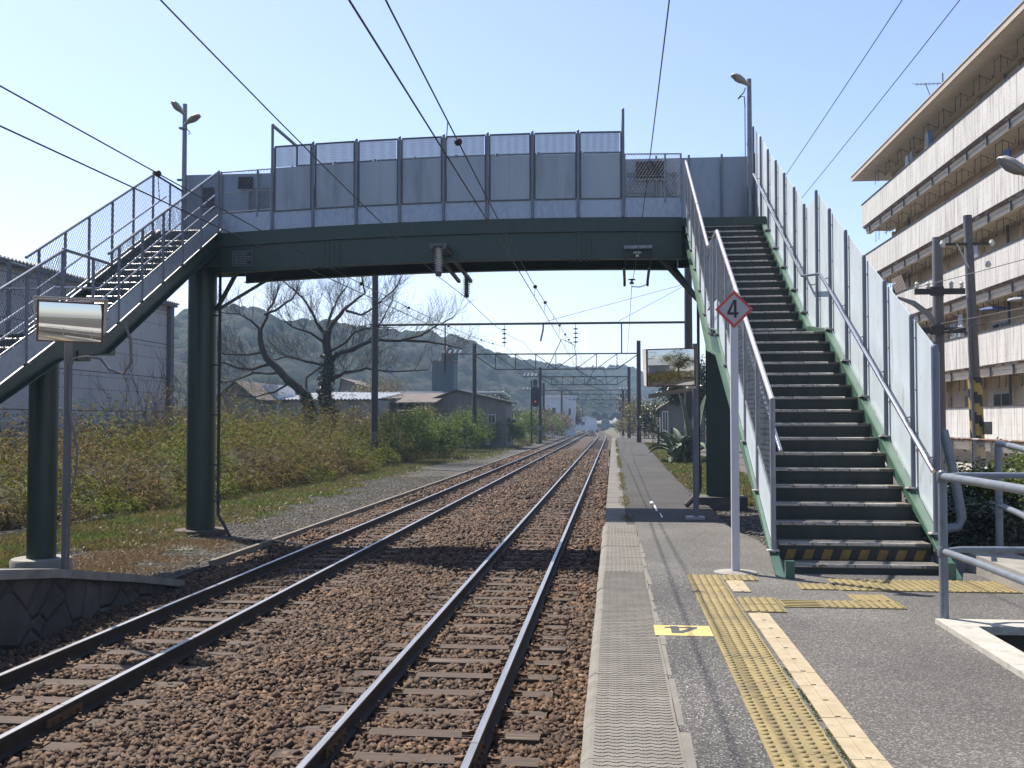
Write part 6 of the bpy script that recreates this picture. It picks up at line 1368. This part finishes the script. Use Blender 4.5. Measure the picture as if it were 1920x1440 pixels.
twiggy('bare_shrub', (-24.8, 115, 3), 2.4, 4.0, 50, 'brown leafless bush rising above the open shed', mat('tan_twig', (.27, .20, .12), (.36, .27, .17), 2))

# agave
t = thing('agave', (3.1, 45, .5), 'big grey green agave with drooping thick leaves behind the mirror pole', 'plant')
ag = mat('agave_leaf', (.15, .20, .14), (.23, .28, .20), 1.5, rough=.7, spec=.2, c3=(.36, .34, .24), scale3=1.2, lo3=.6, hi3=.75)
def agave_leaf(a, el, L_, w_, bend, parent, o=(3.1, 45, .55)):
    N = 12; P = []; F = []; p = Vector(o); e = el; h = Vector((math.cos(a), math.sin(a), 0)); side = Vector((-math.sin(a), math.cos(a), 0))
    for i in range(N + 1):
        f = i / N; wd = w_ * (0.75 + .6 * f) * (1 - f ** 3) + .01; d = h * math.cos(e) + Vector((0, 0, 1)) * math.sin(e); u = Vector((0, 0, 1)) * math.cos(e) - h * math.sin(e)
        P += [p - side * wd / 2 + u * wd * .22, p - u * .05 * (1 - f * .6), p + side * wd / 2 + u * wd * .22, p + u * .03 * (1 - f)]; p = p + d * L_ / N; e -= bend / N * (1 + f)
    for i in range(N):
        for j in range(4): F.append((i * 4 + j, i * 4 + (j + 1) % 4, i * 4 + 4 + (j + 1) % 4, i * 4 + 4 + j))
    b = MB(); b.pts(P, F); b.build('leaf', ag, parent, smooth=True)
for i in range(24): agave_leaf(i * 2.4, 1.0 + .5 * (i % 7) / 6, rnd.uniform(1.5, 2.2), rnd.uniform(.30, .42), rnd.uniform(.35, 1.5), t, (2.75 + rnd.uniform(-.35, .45), 45 + rnd.uniform(-.4, .4), .55))
for a, o_ in ((2.6, (3.25, 45.2, .6)), (.4, (3.6, 45.4, .6))): agave_leaf(a, 1.52, 3.1, .5, .2, t, o_)
for i in range(34): agave_leaf(i * 1.7, rnd.uniform(.3, 1.2), rnd.uniform(.5, 1.0), .13, rnd.uniform(.2, 1.0), t, (2.8 + rnd.uniform(-.6, 1.0), 44.3 + rnd.uniform(-.6, .5), .5))
b = MB()
for x in (3.0, 3.9, 4.8): b.box(x - .05, x + .05, 70, 70.1, .4, 1.9)
b.box(3.0, 4.8, 70.02, 70.06, 1.5, 1.56); b.box(3.0, 4.8, 70.02, 70.06, 1.0, 1.06); tag(b.build('timber_fence', M['bark']), 'low timber fence before the small grey house', 'fence')

# ------------------------------------------------------------------ wooded hills and the air between
RIDGE = [(-178, 205, 16), (-162, 250, 21)] + [ (-146, 287, 25.2), (-142, 317, 32.2), (-140, 322, 33.9), (-138, 327, 36.6), (-133, 333, 39.3), (-130, 338, 39.3), (-127, 343, 38.5), (-125, 349, 36.6), (-122, 354, 35.2), (-119, 359, 34.3), (-117, 367, 36.6), (-116, 372, 38.1), (-112, 380, 38.1), (-106, 396, 37.8), (-97, 412, 36.9), (-87, 428, 37.7), (-80, 438, 38.5), (-72, 449, 37.7), (-68, 455, 36.2), (-64, 460, 33.9), (-61, 471, 32.1), (-56, 486, 30.3), (-52, 507, 29.6), (-48, 527, 30.9), (-43, 558, 32.0), (-36, 589, 32.6), (-29, 620, 32.3), (-22, 650, 32.7), (-12, 681, 34.8), (-3, 702, 36.5), (6, 713, 37.3), (14, 719, 36.5), (24, 720, 30.2), (33, 721, 24.3), (55, 724, 18.1), (126, 716, 12.3) ]
RP = np.array(RIDGE); seg = np.concatenate([[0], np.cumsum(np.hypot(np.diff(RP[:, 0]), np.diff(RP[:, 1])))]); NS = 580
s = np.linspace(0, seg[-1], NS); RX = np.interp(s, seg, RP[:, 0]); RY = np.interp(s, seg, RP[:, 1]); RZ = np.interp(s, seg, RP[:, 2]) - 2.2
f = np.clip((s - seg[20]) / (seg[32] - seg[20]), 0, 1); DX = .8 * (1 - f) + .05 * f; DY = -.6 * (1 - f) - f; nn = np.hypot(DX, DY); DX /= nn; DY /= nn
LL = 95 + 60 * f; T = np.concatenate([np.linspace(-.5, 0, 22)[:-1], np.linspace(0, 1, 84)])
X = RX[:, None] + DX[:, None] * LL[:, None] * T[None]; Y = RY[:, None] + DY[:, None] * LL[:, None] * T[None]
drop = np.where(T >= 0, 1 - sstep(T) * .97 - .0 * T, 1 - (T * 1.4) ** 2); Z = RZ[:, None] * drop[None] + 3.0 * (vnoise(X, Y, 38, 3) - .5) * np.clip(1.2 - np.abs(T), 0, 1)[None] * np.clip(T, 0, .3)[None] / .3
def crowns(X, Y, cell):
    best = np.full(X.shape, 0.); cid = np.zeros(X.shape); xi = np.floor(X / cell); yi = np.floor(Y / cell); hsh = lambda a, b, k: (np.sin(a * 127.1 + b * 311.7 + k * 74.7) * 43758.5453) % 1
    for di in (-1, 0, 1):
        for dj in (-1, 0, 1):
            a, c = xi + di, yi + dj; px_, py_ = (a + .15 + .7 * hsh(a, c, 1)) * cell, (c + .15 + .7 * hsh(a, c, 2)) * cell; r_ = cell * (.55 + .4 * hsh(a, c, 3)); hh = cell * (.35 + .85 * hsh(a, c, 4) ** 1.5)
            v = hh * np.sqrt(np.clip(1 - ((X - px_) ** 2 + (Y - py_) ** 2) / r_ ** 2, 0, 1)); m_ = v > best; best = np.where(m_, v, best); cid = np.where(m_, hsh(a, c, 5), cid)
    return best, cid
H1, id1 = crowns(X, Y, 5.4); H2, _ = crowns(X + 31, Y, 1.9)
Z = Z + H1 * .8 + H2 * .35
V = np.stack([X, Y, Z], 2).reshape(-1, 3); w = len(T); ij = np.arange(NS - 1)[:, None] * w + np.arange(w - 1)[None]; Q = np.stack([ij, ij + 1, ij + 1 + w, ij + w], 2).reshape(-1, 4)
m = mat('wooded_hill', (.03, .05, .02)); n = m.node_tree; L = n.links; bs = n.nodes['Principled BSDF']; bs.inputs['Roughness'].default_value = .95; bs.inputs['Specular IOR Level'].default_value = .1
a = n.nodes.new('ShaderNodeAttribute'); a.attribute_name = 'tree'; r = n.nodes.new('ShaderNodeValToRGB'); e = r.color_ramp.elements
cols = [(.008, .015, .008), (.013, .023, .010), (.024, .038, .013), (.011, .019, .009), (.028, .032, .013), (.044, .036, .024), (.016, .025, .011)]
while len(e) < len(cols): e.new(.5)
for i, c in enumerate(cols): e[i].position = i / (len(cols) - 1); e[i].color = (*[c[0] * .66, c[1] * .70, c[2] * .9], 1)
L.new(a.outputs['Fac'], r.inputs[0]); g = n.nodes.new('ShaderNodeNewGeometry'); tn = n.nodes.new('ShaderNodeTexNoise'); tn.inputs['Scale'].default_value = .9; tn.inputs['Detail'].default_value = 6; L.new(g.outputs['Position'], tn.inputs['Vector'])
mx = n.nodes.new('ShaderNodeMix'); mx.data_type = 'RGBA'; mx.blend_type = 'MULTIPLY'; mx.inputs['Factor'].default_value = .55; r2 = n.nodes.new('ShaderNodeValToRGB'); r2.color_ramp.elements[0].position = .3; r2.color_ramp.elements[0].color = (.45, .45, .45, 1); r2.color_ramp.elements[1].position = .7; r2.color_ramp.elements[1].color = (1.5, 1.5, 1.4, 1)
L.new(tn.outputs['Fac'], r2.inputs[0]); L.new(r.outputs[0], mx.inputs['A']); L.new(r2.outputs[0], mx.inputs['B']); L.new(mx.outputs['Result'], bs.inputs['Base Color'])
bp = n.nodes.new('ShaderNodeBump'); bp.inputs['Strength'].default_value = .7; bp.inputs['Distance'].default_value = .8; L.new(tn.outputs['Fac'], bp.inputs['Height']); L.new(bp.outputs[0], bs.inputs['Normal'])
o = np_mesh('hills', V, Q, m); o['kind'] = 'structure'; at_ = o.data.attributes.new('tree', 'FLOAT', 'POINT'); at_.data.foreach_set('value', id1.reshape(-1).astype(np.float32))

hz = bpy.data.materials.new('haze_air'); hz.use_nodes = True; n = hz.node_tree
for q in list(n.nodes):
    if q.type == 'BSDF_PRINCIPLED': n.nodes.remove(q)
pv = n.nodes.new('ShaderNodeVolumePrincipled'); pv.inputs['Color'].default_value = (.52, .74, 1, 1); pv.inputs['Density'].default_value = .00043; pv.inputs['Anisotropy'].default_value = .2
n.links.new(pv.outputs[0], n.nodes['Material Output'].inputs['Volume'])
b = MB(); b.box(-1600, 1600, -200, 1600, -2.2, 70); o = b.build('haze', hz); o['kind'] = 'stuff'
